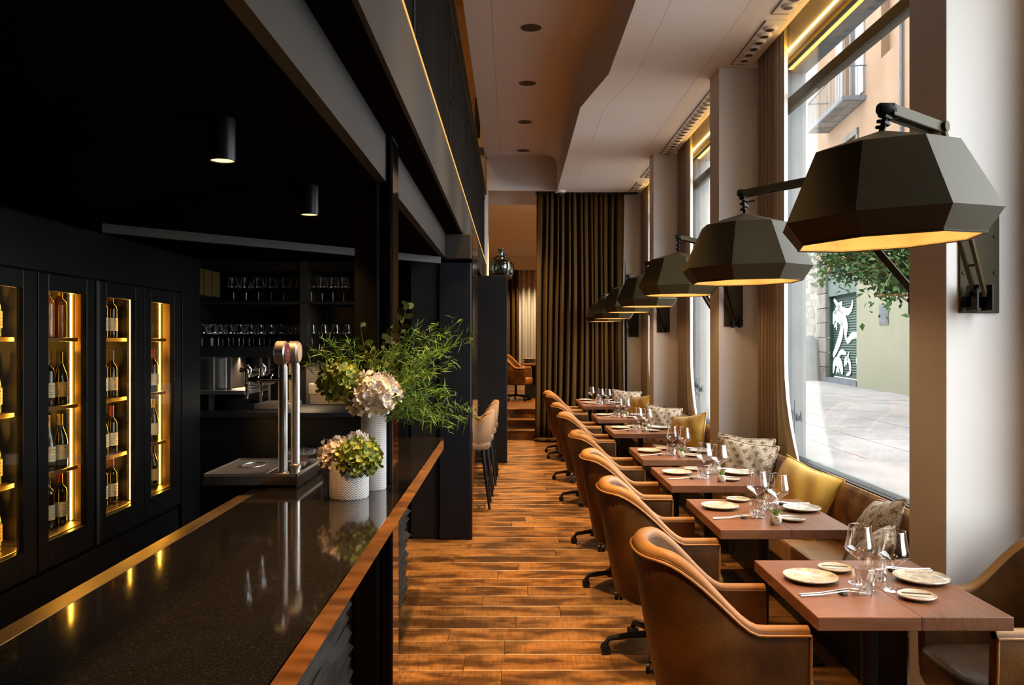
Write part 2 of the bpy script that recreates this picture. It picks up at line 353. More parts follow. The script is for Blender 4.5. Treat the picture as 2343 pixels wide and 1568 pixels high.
# ------------------------------------------------------------------ the room shell
PX = 1.90                                             # room face of the street-side pillars
fl = MB().box(-3.4, 2.9, -3.2, 15.2, -0.12, -0.012).build('floor', holem); fl['kind'] = 'structure'
y = 0.35; row = 0
while y < 14.95:                                      # oak planks laid across the aisle, each its own piece
    w = 0.205 + 0.012 * math.sin(row * 2.1)
    x = -1.05 - rnd.random() * 0.5
    while x < 2.2:
        ln = rnd.uniform(0.75, 1.75); x1 = min(x + ln, 2.32)
        if x1 - x > 0.12:
            a, b = x + 0.0015, x1 - 0.0015; z1 = rnd.uniform(-0.0014, 0.0006)
            m = MB().add([(a, y, -.012), (b, y, -.012), (b, y + w, -.012), (a, y + w, -.012), (a, y, z1 - .002), (b, y, z1 - .002), (b, y + w, z1 - .002), (a, y + w, z1 - .002),
                          (a + .003, y + .003, z1), (b - .003, y + .003, z1), (b - .003, y + w - .003, z1), (a + .003, y + w - .003, z1)],
                         [(0, 1, 5, 4), (1, 2, 6, 5), (2, 3, 7, 6), (3, 0, 4, 7), (4, 5, 9, 8), (5, 6, 10, 9), (6, 7, 11, 10), (7, 4, 8, 11), (8, 9, 10, 11)])
            m.build('plank', floorm, fl, fix=False)
        x = x1 if x1 < 2.32 else 9
    y += w + 0.0025; row += 1
# ceilings: the high ceiling over the aisle (panels), the lower soffit over the tables (panels)
ce = struct('ceiling')
HZ = 4.816
for k, (a, b) in enumerate(((-3.2, 2.55), (2.553, 5.8), (5.803, 9.05), (9.053, 12.3), (12.303, 13.93))):
    MB().box(-0.40, -0.182, a, b, HZ, HZ + 0.10).build('ceiling_panel', ceilm, ce)
    MB().box(-0.179, 1.05, a, b, HZ, HZ + 0.10).build('ceiling_panel', ceilm, ce)
SOF = [(0.915, -3.2), (0.915, 7.77), (0.743, 8.88), (0.77, 13.93)]
MB().prism(SOF[:1] + [(2.19, -3.2), (2.19, 13.93)] + SOF[:0:-1], 4.206, HZ + 0.1).build('soffit', ceilm, ce)
for (a, b) in ((-3.2, 3.0), (3.003, 6.0), (6.003, 9.3), (9.303, 12.0), (12.003, 13.93)):
    def xs(yy):
        for (x0, y0), (x1, y1) in zip(SOF, SOF[1:]):
            if y0 <= yy <= y1: return x0 + (x1 - x0) * (yy - y0) / (y1 - y0)
        return 0.915
    ys = [a] + [q for _, q in SOF[1:3] if a < q < b] + [b]
    off = 0.26
    MB().prism([(xs(q), q) for q in ys] + [(xs(q) + off, q) for q in reversed(ys)], 4.2, 4.206).build('soffit_panel', ceilm, ce)
    MB().prism([(xs(q) + off + .003, q) for q in ys] + [(1.76, b), (1.76, a)], 4.2, 4.206).build('soffit_panel', ceilm, ce)
    MB().box(1.763, 2.19, a, b, 4.2, 4.206).build('soffit_panel', ceilm, ce)
# curved cove between the riser and the high ceiling
def cove(u, v):
    yy = 13.93 * u - 0.0 if u > 0 else 0.0; yy = -3.2 + u * 17.12; r = 0.22; q = v * PI / 2
    return (xs(yy) - r + r * math.sin(q) + 0.002, yy, HZ - r + r * math.cos(q))
MB().grid(cove, 60, 8).build('ceiling_cove', ceilm, ce, smooth=60)
MB().box(2.19, 2.62, -3.2, 14.6, 4.95, 5.05).build('pocket_ceiling', ceilm, ce)
MB().box(-3.3, -0.40, -3.2, 15.2, 7.6, 7.7).build('gallery_ceiling', ochre, ce)
MB().box(-0.44, -0.40, -3.2, 14.5, HZ + .0, 7.65).build('gallery_bulkhead', ceilm, ce)
# end bulkhead with the scallop of light, lintel of the back room
we = struct('wall_back')
MB().box(-0.6, 4.0, 13.9, 15.3, 4.95, 5.1).build('pocket_cap', white, we)
MB().box(2.19, 2.3, 13.93, 15.2, 4.2, 4.95).build('pocket_side', white, we)
MB().box(-0.40, 2.6, 13.93, 14.02, 4.237, 5.0).build('bulkhead', white, we)
MB().box(-3.3, -0.42, 14.6, 14.7, 4.9, 7.65).build('gallery_end', ochre, we)
MB().box(-3.3, 4.0, 15.2, 15.34, 4.2, 5.2).build('lintel', white, we)
MB().box(-3.3, -.60, 15.15, 15.34, 0, 7.7).build('return_wall', black, we)
MB().box(1.75, 4.0, 15.2, 15.34, 0, 4.2).build('return_wall', white, we)
MB().box(-0.52, -0.405, 14.05, 15.2, 2.62, 7.65).build('return_wall', white, we)
MB().box(-0.62, -0.53, 14.3, 14.5, 2.62, 5.9).build('steel_column', black, we)
# the raised back room
bk = struct('wall_back_room')
MB().box(-3.2, 3.2, 15.2, 25.2, 0.38, 0.49).build('upper_floor', floorm, bk)
MB().box(-3.2, 3.2, 15.34, 25.2, 4.2, 4.3).build('upper_ceiling', ceilm, bk)
MB().box(-3.3, 4.0, 25.2, 25.3, 0.4, 4.3).build('end_wall', white, bk)
MB().box(-3.3, -3.2, 15.2, 25.2, 0.4, 4.3).build('side_wall', white, bk)
MB().box(3.2, 3.3, 15.3, 25.2, 0.4, 4.3).build('side_wall', white, bk)
MB().box(-1.0, 3.2, 24.5, 24.7, 3.80, 4.2).build('curtain_pelmet', ceilm, bk)
spot('back_room_lamp', (0.50, 15.7, 4.17), 900, WARM, 130, 0.8, 0.06); spot('back_room_lamp', (0.60, 20.4, 4.17), 620, WARM, 120, 0.8, 0.06)
spot('back_room_lamp', (0.5, 23.7, 4.15), 520, (1.0, .74, .45), 90, 0.8, 0.06)
st = struct('trim_1'); st['label'] = 'three oak steps up to the back room'
for k in range(3):
    MB().box(-0.9, 1.75, 14.3 + 0.30 * k, 15.25, 0.163 * k, 0.163 * k + 0.138).build('riser', floorm, st)
    MB().box(-0.9, 1.75, 14.275 + 0.30 * k, 15.25, 0.163 * k + 0.138, 0.163 * (k + 1)).build('tread', floorm, st, bevel=.004)
# walls out of view
wl = MB().box(-3.4, -3.3, -3.2, 15.2, 0, 7.7).build('wall_left', black); wl['kind'] = 'structure'
wf = MB().box(-3.4, 2.9, -3.3, -3.2, 0, 7.7).build('wall_front', white); wf['kind'] = 'structure'
# street wall
wr = struct('wall_right')
MB().box(2.28, 2.43, -3.2, 14.6, 4.09, 5.05).build('header', white, wr)
reveal = M('blue_grey_stone', (0.065, 0.078, 0.085), 0.6, col2=(0.085, 0.10, 0.108), scale=2, coord='World')
MB().box(2.43, 2.60, -3.2, 14.6, 4.06, 5.05).build('outer_header', reveal, wr)
MB().box(2.28, 2.43, -3.2, 14.6, 0, 0.70).build('wall_below_windows', white, wr)
MB().box(2.43, 2.60, -3.2, 14.6, 0, 0.68).build('outer_sill', reveal, wr)
edges = [-3.2] + [q for w in WIN for q in w] + [14.6]
for a, b in zip(edges[::2], edges[1::2]): MB().box(2.28, 2.43, a, b, 0.70, 4.09).build('pier', white, wr); MB().box(2.43, 2.60, a, b, 0.68, 4.06).build('outer_pier', reveal, wr)
PIL = [(3.625, 3.963), (7.584, 7.934), (11.07, 11.39), (14.22, 14.6)]
for a, b in PIL: MB().box(PX, 2.30, a, b, 0, 4.2).build('pillar', white, wr, bevel=.004)
MB().box(2.2, 2.3, 14.6, 15.2, 0, 4.95).build('pier', white, wr)
# windows: dark frame, transom, two panes each
for k, (a, b) in enumerate(WIN):
    w = struct('window_%d' % (k + 1))
    for nm, y0, y1, z0, z1 in (('jamb', a, a + .05, .70, 4.09), ('jamb', b - .05, b, .70, 4.09), ('sill_rail', a + .05, b - .05, .70, .739), ('head_rail', a + .05, b - .05, 4.04, 4.09), ('transom', a + .05, b - .05, 3.675, 3.757)):
        MB().box(2.345, 2.425, y0, y1, z0, z1).build(nm, bronze if nm in ('transom', 'head_rail') else black, w, bevel=.003)
    MB().box(2.362, 2.37, a + .05, b - .05, .739, 3.675).build('pane', gl_win, w)
    MB().box(2.362, 2.37, a + .05, b - .05, 3.757, 4.04).build('pane', gl_win, w)
    MB().box(2.31, 2.345, a + .02, b - .02, .70, .738).build('window_gasket', black, w, bevel=.008)
    led = MB().box(2.272, 2.286, a + .03, b - .03, 4.083, 4.092).build('led_strip', ledm, w)
# handwriting on the panes: read from inside it runs backwards, so only loose mirrored strokes can be seen
def script_on(yc, zc, sc, par):
    strokes = [[(0, .02), (.02, .10), (.035, .02), (.05, .06), (.07, .015), (.085, .06)], [(.10, .05), (.085, .02), (.11, .0), (.12, .06), (.125, .0), (.15, .05)],
               [(.16, .16), (.165, .0), (.17, -.12)], [(.17, .04), (.20, .06), (.205, .0), (.18, .0)], [(.215, .04), (.235, .07), (.245, .0), (.27, .055), (.28, .005), (.30, .05)],
               [(.31, .13), (.315, .0), (.335, .04), (.35, .0), (.37, .07)], [(.385, .05), (.375, .0), (.40, .01), (.41, .06)], [(.21, -.07), (.30, -.055), (.42, -.02)]]
    m = MB()
    for s in strokes: m.tube([(2.3595, yc + q[0] * sc, zc + q[1] * sc + q[0] * .15 * sc) for q in s], .0021, 5)
    return m.build('script_lettering', black, par)
script_on(6.74, 1.02, 1.05, bpy.data.objects['window_2'])
script_on(10.25, 1.05, 1.05, bpy.data.objects['window_3'])

# ------------------------------------------------------------------ gallery over the bar
gl = struct('ceiling_gallery')
steel2 = M('grey_beam_paint', (0.026, 0.023, 0.021), 0.5, 0.1, spec=0.25, col2=(0.032, 0.028, 0.026), scale=2.0, coord='World')
MB().box(-3.3, -0.601, -3.2, 14.3, 2.43, 2.62).build('bar_ceiling', darkceil, gl)
MB().box(-0.60, -0.557, -3.2, 7.1, 2.412, 2.62).build('inner_beam', steel2, gl)
MB().box(-3.3, -0.602, -3.2, 7.1, 2.410, 2.43).build('bar_ceiling_board', darkceil, gl)
MB().box(-3.3, -0.43, -3.2, 15.0, 2.62, 2.98).build('gallery_floor', darkceil, gl)
MB().box(-0.43, -0.412, -3.2, 15.0, 2.62, 2.99).build('edge_beam', steel, gl)
MB().box(-0.411, -0.405, -3.2, 15.0, 2.985, 2.9895).build('led_strip', ledb, gl)
rl = thing('gallery_railing', 'black wire-mesh balustrade along the gallery above the bar', 'railing')
posts = [-0.8, 1.5, 3.76, 5.99, 8.38, 10.5, 13.0, 14.95]
for yy in posts:
    p = MB().box(-0.46, -0.435, yy - .015, yy + .015, 2.98, 4.17).build('post', steel, rl)
    MB().box(-0.435, -0.425, yy - .012, yy + .012, 3.4, 3.43).box(-0.435, -0.425, yy - .012, yy + .012, 3.9, 3.93).build('bolt', black, p)
MB().box(-0.48, -0.41, -3.0, 14.97, 4.17, 4.20).build('handrail', bronze, rl)
MB().box(-0.455, -0.435, -3.0, 14.97, 4.10, 4.125).build('upper_rail', steel, rl)
m = MB(); z = 3.0
while z < 4.1: m.box(-0.452, -0.449, -1.0, 14.95, z, z + .0035); z += .028
yy = -1.0
while yy < 14.95: m.box(-0.449, -0.446, yy, yy + .0035, 2.99, 4.11); yy += .028
tag(m.build('wire_mesh', steel, rl, fix=False), kind='stuff')
point('gallery_lamp', (-1.3, 12.0, 6.4), 30, (1.0, 0.5, 0.16), 0.2)

# ------------------------------------------------------------------ the street outside
sr = struct('ground_street')
MB().box(2.62, 16, -12, 60, -0.25, -0.05).build('bedding', mortar, sr)
x = 2.64; r_ = 0
while x < 13.4:
    w = (0.92, 0.74, 0.86, 0.98)[r_ % 4]; yy = -9 + rnd.random() * 1.5
    while yy < 46:
        ln = rnd.uniform(1.7, 3.2)
        if 5.5 < yy + ln and yy < 42: MB().box(x, x + w - .014, yy, yy + ln - .012, -.06, rnd.uniform(-.004, .003)).build('paver', pavem, sr, fix=False)
        yy += ln
    x += w; r_ += 1
MB().box(2.62, 16, -12, 60, -.055, -.012).build('joint_sand', pavem, sr)
fa = thing('apartment_building', 'peach stucco apartment building with a balcony across the street', 'building', (12.4, 26, 0), math.atan2(.995, .0995))
# local x runs along the street, local y towards the street
def fbox(nm, x0, x1, y0, y1, z0, z1, mt, par=fa, **k): return MB().box(x0, x1, y0, y1, z0, z1).build(nm, mt, par, **k)
m = MB()
for (x0, x1, z0, z1) in ((-12, 4.95, 0, 4.6),): m.box(x0, x1, -.4, .02, z0, z1)
m.build('rendered_base', cream, fa)
m = MB().box(-12, 1.0, -.4, 0, 4.6, 18).box(1.0, 2.35, -.4, 0, 4.6, 11.35).box(1.0, 2.35, -.4, 0, 13.6, 18).box(2.35, 4.9, -.4, 0, 4.6, 18)
m.box(4.9, 6.5, -.4, 0, 4.6, 6.4).box(4.9, 6.5, -.4, 0, 9.4, 10.7).box(4.9, 6.5, -.4, 0, 14.2, 18).box(6.5, 10.5, -.4, 0, 4.6, 18)
m.build('stucco_wall', peach, fa)
fbox('window_recess', 1.0, 2.35, -.4, -.28, 11.35, 13.6, peach)
dr = fbox('balcony_door', 4.9, 6.5, -.38, -.22, 10.7, 14.2, pane_d)
for q in (4.9, 5.64, 6.42): MB().box(q, q + .08, -.22, -.17, 10.7, 14.2).build('door_stile', woodw, dr)
lw = fbox('window', 4.9, 6.5, -.38, -.25, 6.4, 9.4, pane_d)
MB().box(4.75, 4.95, -.05, .06, 6.3, 9.6).box(6.45, 6.65, -.05, .06, 6.3, 9.6).box(4.75, 6.65, -.05, .08, 9.4, 9.62).build('window_surround', stonem, lw)
for q in (5.15, 5.66): MB().box(q, q + .06, -.25, -.2, 6.4, 9.4).build('window_bar', woodw, lw)
for (x0, x1) in ((6.62, 7.5), (4.05, 4.85)):
    s_ = fbox('shutter', x0, x1, .01, .06, 10.75, 14.1, woodw)
bl = fbox('balcony_slab', 3.9, 8.8, 0, .85, 10.40, 10.58, slate, bevel=.02)
for k in range(5):
    for j in range(2): MB().box(4.0 + k * .96, 4.0 + k * .96 + .86, .08 + j * .40, .08 + j * .40 + .34, 10.385, 10.40).build('soffit_tile', stonem, bl)
rb = fbox('balcony_rail', 3.9, 8.8, .80, .84, 11.62, 11.66, ironm)
MB().box(3.9, 3.94, 0, .84, 11.62, 11.66).box(8.76, 8.8, 0, .84, 11.62, 11.66).build('side_rail', ironm, rb)
bal0 = None
for k in range(26):
    q = MB().box(3.93 + k * .193, 3.948 + k * .193, .81, .828, 10.58, 11.63).build('baluster', ironm, rb, fix=False)
for k in range(4): MB().box(3.91, 3.928, .1 + k * .2, .118 + k * .2, 10.58, 11.63).build('baluster', ironm, rb, fix=False)
MB().tube([(.28, .08, 8.2), (.28, .08, 17)], .06, 8).tube([(.45, .05, 8.2), (.45, .05, 17)], .025, 6).build('drain_pipe', slate, fa)
ga = fbox('vent_grille', 1.55, 2.40, .02, .06, 2.26, 2.95, stonem)
MB().box(1.65, 2.30, .06, .07, 2.32, 2.89).build('grille_panel', slate, ga)
# roller shutter with painted swirls
fbox('shutter_housing', 4.95, 8.95, -.35, -.02, 3.55, 4.6, shutm)
sh = fbox('roller_shutter', 4.95, 8.95, -.35, -.24, .25, 3.6, shutm)
m = MB(); z = .42
while z < 3.55:
    m.add([(4.98, -.24, z), (8.92, -.24, z), (4.98, -.205, z + .04), (8.92, -.205, z + .04), (4.98, -.24, z + .095), (8.92, -.24, z + .095)], [(0, 1, 3, 2), (2, 3, 5, 4)]); z += .1
tag(m.build('slat', shutm, sh), kind='stuff')
MB().box(4.95, 5.05, -.26, -.1, .1, 3.6).box(8.85, 8.95, -.26, -.1, .1, 3.6).build('guide_rail', shutm, sh)
fbox('door_step', 4.9, 9.0, -.3, .06, 0, .2, slate)
def ribbon(pts, w):                                    # pts in (along, up) on the shutter, seen from the street with "along" reversed
    m_ = MB(); P_ = [Vector(p) for p in pts]; S = []
    for k in range(len(P_) - 1):
        p0 = P_[max(k - 1, 0)]; p1 = P_[k]; p2 = P_[k + 1]; p3 = P_[min(k + 2, len(P_) - 1)]
        for j in range(6):
            t = j / 6; S.append(.5 * ((2 * p1) + (p2 - p0) * t + (2 * p0 - 5 * p1 + 4 * p2 - p3) * t * t + (3 * p1 - p0 - 3 * p2 + p3) * t ** 3))
    S.append(P_[-1]); vs = []
    for k, p in enumerate(S):
        d = (S[min(k + 1, len(S) - 1)] - S[max(k - 1, 0)]).normalized(); nn = Vector((-d.y, d.x)); ww = .42 * w * (0.35 + 0.65 * math.sin(PI * (k + 1) / (len(S) + 1)))
        for q in (p + nn * ww / 2, p - nn * ww / 2): vs.append((4.95 + (1 - q.x) * 4.0, -.198, .3 + q.y * 3.2))
    m_.add(vs, [(2 * k, 2 * k + 1, 2 * k + 3, 2 * k + 2) for k in range(len(S) - 1)])
    return m_
G = MB()
for pts, w in (([(.06, .98), (.16, .93), (.25, .86), (.4, .82), (.55, .80), (.66, .84), (.70, .93)], .22), ([(.36, .92), (.22, .87), (.08, .79)], .22),
               ([(.04, .66), (.08, .76), (.22, .76), (.40, .70), (.48, .62), (.46, .50)], .42), ([(.34, .72), (.34, .56), (.22, .40), (.04, .24)], .30),
               ([(.08, .62), (.16, .66), (.16, .58)], .12), ([(.46, .50), (.55, .44), (.68, .50), (.86, .50), (.97, .40)], .20), ([(.98, .38), (.92, .26), (.84, .2), (.98, .05)], .20),
               ([(.20, .24), (.34, .30), (.50, .28)], .16), ([(.04, .02), (.10, .16), (.26, .17), (.34, .08), (.34, .02)], .30), ([(.16, .02), (.2, .09), (.26, .03)], .14),
               ([(.50, .02), (.62, .06), (.60, .18), (.48, .22), (.44, .12)], .16), ([(.58, .30), (.48, .14)], .12)):
    q = ribbon(pts, w); G.add(q.v, q.f)
G.build('spray_swirls', spray, sh)
# stone jamb blocks, guard stone, old coursed wall beyond
for k in range(8): MB().box(8.98, 10.45, -.3, .06 + .01 * (k % 2), k * .62, k * .62 + .60).build('stone', stonem, fa, bevel=.02)
tag(MB().lathe([(.52, 0), (.50, .9), (.40, 1.55), (.30, 1.85), (.18, 1.95), (.0, 1.97)], 14).build('guard_stone', slate, loc=(13.0, 36.3, 0), smooth=40), 'tapered grey guard stone standing against the wall beside the green shutter', 'bollard')
ow = thing('old_wall', 'coursed rubble and brick wall beyond the peach building', 'wall', (12.4, 26, 0), math.atan2(.995, .0995))
MB().box(10.5, 16, -.5, -.06, 0, 18).build('wall_core', mortar, ow)
z = 0.02; k = 0
while z < 7.4:
    h = rnd.uniform(.26, .36); xx = 10.5 + rnd.uniform(-.3, 0)
    while xx < 15.0:
        ln = rnd.uniform(.45, .95); MB().box(max(xx, 10.5), xx + ln - .03, -.1, -.03 + rnd.uniform(-.015, .02), z, z + h - .03).build('stone', stonem, ow, fix=False); xx += ln
    z += h; k += 1
m = MB(); z = 7.45
while z < 17.9:
    xx = 10.5 - (.12 if int(z * 10) % 2 else 0)
    while xx < 15.0: m.box(max(xx, 10.5), xx + .37, -.1, -.05, z, z + .13); xx += .39
    z += .155
tag(m.build('brick', brickm, ow, fix=False), kind='stuff')
# street tree
tr = thing('street_tree', 'leafy street tree overhanging the green roller shutter', 'tree', (8.95, 18.0, 0))
MB().tube([(0, 0, 0), (.03, 0, 1.4), (-.05, 0, 2.6), (-.1, .1, 4.0), (0, .2, 6.2)], [.11, .10, .08, .06, .03], 8).build('trunk', stemm, tr, smooth=60)
br = MB(); lf = MB()
rt = random.Random(3)
ends = []
for k in range(52):
    a = rt.uniform(0, 2 * PI); z0 = rt.uniform(2.3, 5.4); L = rt.uniform(.9, 2.3)
    e = Vector((math.cos(a) * L, math.sin(a) * L * .8, z0 + rt.uniform(-.5, .9)))
    if k < 30: e = Vector((rt.uniform(-2.5, -.5), rt.uniform(-.7, .7), rt.uniform(2.6, 4.1)))
    mid = Vector((e.x * .5, e.y * .5, (z0 + e.z) / 2 + .25)); br.tube([(0, 0, z0), mid, e], [.025, .015, .005], 5); ends.append((Vector((0, 0, z0)), mid, e))
br.build('branches', stemm, tr)
for a_, b_, c_ in ends:
    for k in range(85):
        t = rt.uniform(.25, 1.08); p = (a_ * (1 - t) + b_ * t) * (1 - t) + (b_ * (1 - t) + c_ * t) * t
        p = p + Vector((rt.gauss(0, .17), rt.gauss(0, .17), rt.gauss(-.03, .15)))
        L = rt.uniform(.12, .22); e = Euler((rt.uniform(-1, 1), rt.uniform(-1, 1), rt.uniform(0, 6.3))).to_matrix()
        lf.add([p + e @ Vector(q) for q in ((0, 0, 0), (L * .45, L * .28, .01), (L, 0, -.02), (L * .45, -L * .28, .01))], [(0, 1, 2, 3)])
tag(lf.build('leaves', leafm, tr, fix=False), kind='stuff')
# ------------------------------------------------------------------ curtains
def drape(name, pts_fn, z0, z1, n, mat, parent=None, flare=0.0, nz=14, solid=.006):
    m = MB().grid(lambda u, v: (*pts_fn(u, v), z0 + (z1 - z0) * v), n, nz)
    return m.build(name, mat, parent, smooth=80, solid=solid, fix=False)
oc = thing('olive_curtain', 'floor-length olive velvet curtain beside the oak steps, puddling on the floor', 'curtain', (0, 0, 0))
rc = random.Random(5); ph = [rc.uniform(0, 6.3) for _ in range(6)]
def ocf(u, v):
    s = .448 + 1.50 * u; b = (1 - v)
    s += (-.035 * (1 - u) * b ** 3) + .02 * math.sin(3 * v + 1) * (1 if u > .9 else 0)
    q = 2 * PI * (14 * u + .55 * math.sin(5 * u + ph[0]) + .3 * math.sin(11 * u + ph[1]) + .18 * math.sin(3 * v + 7 * u))
    amp = .068 + .022 * math.sin(9 * u + ph[2]) + .012 * b
    return (s + .012 * math.sin(q * .5 + ph[3]), 14.12 + amp * math.sin(q) + .02 * math.sin(q * 2.0 + ph[4]))
drape('curtain_panel', ocf, .03, 4.22, 420, olivec, oc, nz=16)
m = MB()
for k in range(13):
    a = -.06 + k * .045; m.tube([(.40 + .05 * math.sin(k * 2.3) + k * .03, 14.10 - .11 * abs(math.sin(k * 1.7)) - .02, .025), (.47 + k * .035, 13.99 + .04 * math.sin(k), .045), (.55 + k * .035, 14.08, .03)], [.02, .032, .015], 7)
m.build('hem_folds', olivec, oc, smooth=60)
MB().box(.42, 2.15, 14.08, 14.16, 4.2, 4.24).build('curtain_track', black, oc)
# window drapes: taupe drape with a cream sheer beside it, gathered at the far jamb of each window
WLAB = ['window by the camera-side pillar', 'large window with the street view', 'middle window half hidden by the second pillar', 'last window before the olive curtain']
for k, (a, b) in enumerate(WIN):
    if k == 0: continue
    end = b + (.16 if k else .24)
    t = thing('window_drape', 'taupe drape and cream sheer gathered at the %s' % WLAB[k], 'curtain', (2.238, end, 0), 0, 'drapes at the street windows'); t.scale = (1, 1 if k else .25, 1)
    def d1(u, v, s=k):
        q = 2 * PI * (6.0 * u + .2 * math.sin(6 * u + s)); return (-.006 + .030 * math.sin(q) + .006 * u, -.03 - .50 * u + .01 * math.sin(q * 2))
    def d2(u, v, s=k):
        q = 2 * PI * (3.0 * u + .2 * math.sin(4 * u + s)); fl = .42 * max(0, (1.55 - (v * 4.05 + .72)) / .9) ** 2 * u
        return (.004 + .024 * math.sin(q) + .01 * u, -.50 - .20 * u - fl + .01 * math.sin(q))
    drape('lined_drape', d1, .10, 4.8, 110, linen, t)
    drape('sheer', d2, .72, 4.8, 60, sheer, t, nz=24, solid=.004)

# ------------------------------------------------------------------ banquette
bq = thing('banquette', 'long tan leather banquette bench under the street windows', 'bench')
MB().box(1.74, 1.895, 3.97, 13.95, 0, .33).build('plinth', black, bq)
for a, b in ((3.97, 5.77), (5.775, 7.578), (7.583, 7.937), (7.942, 9.5), (9.505, 11.063), (11.068, 11.393), (11.398, 12.6), (12.605, 13.95)):
    x1 = 1.895 if any(p0 - .01 < (a + b) / 2 < p1 for p0, p1 in PIL) else 2.06
    MB().box(1.685, 2.06, a, b, .33, .47).build('seat_cushion', seatm, bq, bevel=.02)
for a, b in ((3.975, 7.575), (7.945, 11.06), (11.40, 13.95)):
    def bkf(u, v, a=a, b=b):
        q = v * 2 * PI; cx_, cz_ = 2.12 - .035 * (1 if True else 0), 0
        prof = [(2.0, .46), (1.985, .60), (1.995, .74), (2.02, .815), (2.04, .836), (2.058, .832), (2.10, .74), (2.10, .46), (2.0, .46)]
        f = v * 8; i = min(int(f), 7); t = f - i
        return (prof[i][0] * (1 - t) + prof[i + 1][0] * t, a + (b - a) * u, prof[i][1] * (1 - t) + prof[i + 1][1] * t)
    MB().grid(bkf, 2, 32).build('back_cushion', velvet, bq, smooth=50, fix=True)

# ------------------------------------------------------------------ cushions
def cushion(name, label, cat, loc, size, thick, mat, lean, yaw, roll=0, group=None, fringe=False):
    def cf(u, v, s):
        x, y_ = u * 2 - 1, v * 2 - 1
        e = (max(0, 1 - abs(x) ** 2.4)) ** .55 * (max(0, 1 - abs(y_) ** 2.4)) ** .55
        pin = 1 - .10 * (1 - abs(x)) ** 1 * abs(y_) ** 3; pin2 = 1 - .10 * (1 - abs(y_)) * abs(x) ** 3
        wr_ = .006 * math.sin(9 * x + 5 * y_) * e
        return (x * size / 2 * pin2, y_ * size / 2 * pin, s * (thick / 2 * e + wr_))
    m = MB().grid(lambda u, v: cf(u, v, 1), 24, 24)
    m2 = MB().grid(lambda u, v: cf(u, v, -1), 24, 24); m2.f = [tuple(reversed(q)) for q in m2.f]; m.add(m2.v, m2.f)
    o = m.build(name, mat, None, fix=False, smooth=75)
    # local: x width, y height, z thickness; stand it up, lean it back against the bench, turn it to face the room
    o.rotation_euler = (Matrix.Rotation(yaw, 3, 'Z') @ Matrix.Rotation(lean, 3, 'X') @ Matrix.Rotation(roll, 3, 'Z')).to_euler()
    o.location = loc
    pip = MB().tube([(math.cos(q) * 0, 0, 0) for q in (0,)] or [(0, 0, 0)], .001, 3) if False else None
    e_ = [cf(u, 0, 0) for u in [k / 16 for k in range(17)]] + [cf(1, v, 0) for v in [k / 16 for k in range(17)]] + [cf(1 - u, 1, 0) for u in [k / 16 for k in range(17)]] + [cf(0, 1 - v, 0) for v in [k / 16 for k in range(17)]]
    MB().tube(e_, .005 if not fringe else .008, 5).build('piping', mat, o, smooth=60)
    return tag(o, label, cat, group)
GRP = 'cushions along the banquette'
YW = R(-90)
cushion('mustard_cushion', 'large mustard linen cushion in front of the big street window', 'cushion', (1.84, 5.30, .685), .47, .22, mustard, R(68), R(-56), R(-13), GRP)
cushion('patterned_cushion', 'diamond-woven beige cushion leaning by the second pillar, in front of its twin', 'cushion', (1.80, 6.42, .70), .46, .15, patt, R(72), R(-38), R(-6), GRP, True)
cushion('patterned_cushion', 'diamond-woven beige cushion tucked behind its twin by the second pillar', 'cushion', (1.88, 6.72, .70), .46, .15, patt, R(76), R(-30), R(-3), GRP, True)
cushion('mustard_cushion', 'mustard linen cushion beyond the second pillar', 'cushion', (1.84, 8.66, .70), .48, .20, mustard, R(74), R(-58), R(10), GRP)
cushion('patterned_cushion', 'diamond-woven beige cushion before the third pillar', 'cushion', (1.80, 9.95, .69), .46, .15, patt, R(74), R(-30), R(-4), GRP, True)
cushion('mustard_cushion', 'mustard linen cushion half hidden by the third pillar', 'cushion', (1.86, 12.0, .69), .45, .19, mustard, R(74), R(-60), R(9), GRP)
cushion('patterned_cushion', 'diamond-woven beige cushion beside the olive curtain', 'cushion', (1.80, 13.1, .69), .47, .15, patt, R(76), R(-22), R(-4), GRP, True)
cushion('patterned_cushion', 'brown diamond-woven cushion just behind the first pillar, upper of two', 'cushion', (1.915, 4.40, .665), .44, .15, patt, R(62), R(-100), R(12), GRP, True)
cushion('patterned_cushion', 'brown diamond-woven cushion just behind the first pillar, lower of two', 'cushion', (1.79, 4.17, .60), .40, .14, patt, R(52), R(-112), R(-8), GRP, True)

# ------------------------------------------------------------------ dining tables
TAB = [(2.856, 3.60), (4.18, 5.0), (5.46, 6.26), (6.64, 7.43), (8.52, 9.35), (10.08, 10.90), (12.1, 13.65)]
TN = ['table with two facing leather chairs', 'sixth table from the olive curtain', 'fifth table from the olive curtain', 'fourth table from the olive curtain',
      'third table from the olive curtain', 'second table from the olive curtain', 'long table beside the olive curtain']
TL = ['reddish oak pedestal table set for two between two facing leather armchairs'] + ['reddish oak pedestal table set for two, ' + q for q in TN[1:6]] + ['long reddish oak table laid with three wine glasses beside the olive curtain']
TX = 1.393
for i, (a, b) in enumerate(TAB):
    yc = (a + b) / 2; hd = (b - a) / 2
    t = thing('dining_table', TL[i], 'table', (TX, yc, 0), 0, 'dining tables along the banquette')
    top = MB().box(-.338, .02, -hd, hd, .702, .75).build('tabletop', tabm, t, bevel=.003)
    MB().box(.02, .338, -hd, hd, .702, .75).build('tabletop_leaf', tabm2, t, bevel=.003)
    for yy in ([0] if i < 6 else [-.4, .4]):
        MB().lathe([(.031, .012), (.031, .69), (.12, .695), (.12, .702)], 20, (0, yy, 0)).build('pedestal', black, t, smooth=40)
        MB().box(-.25, .25, yy - .25, yy + .25, 0, .014).build('base_plate', black, t, bevel=.004)

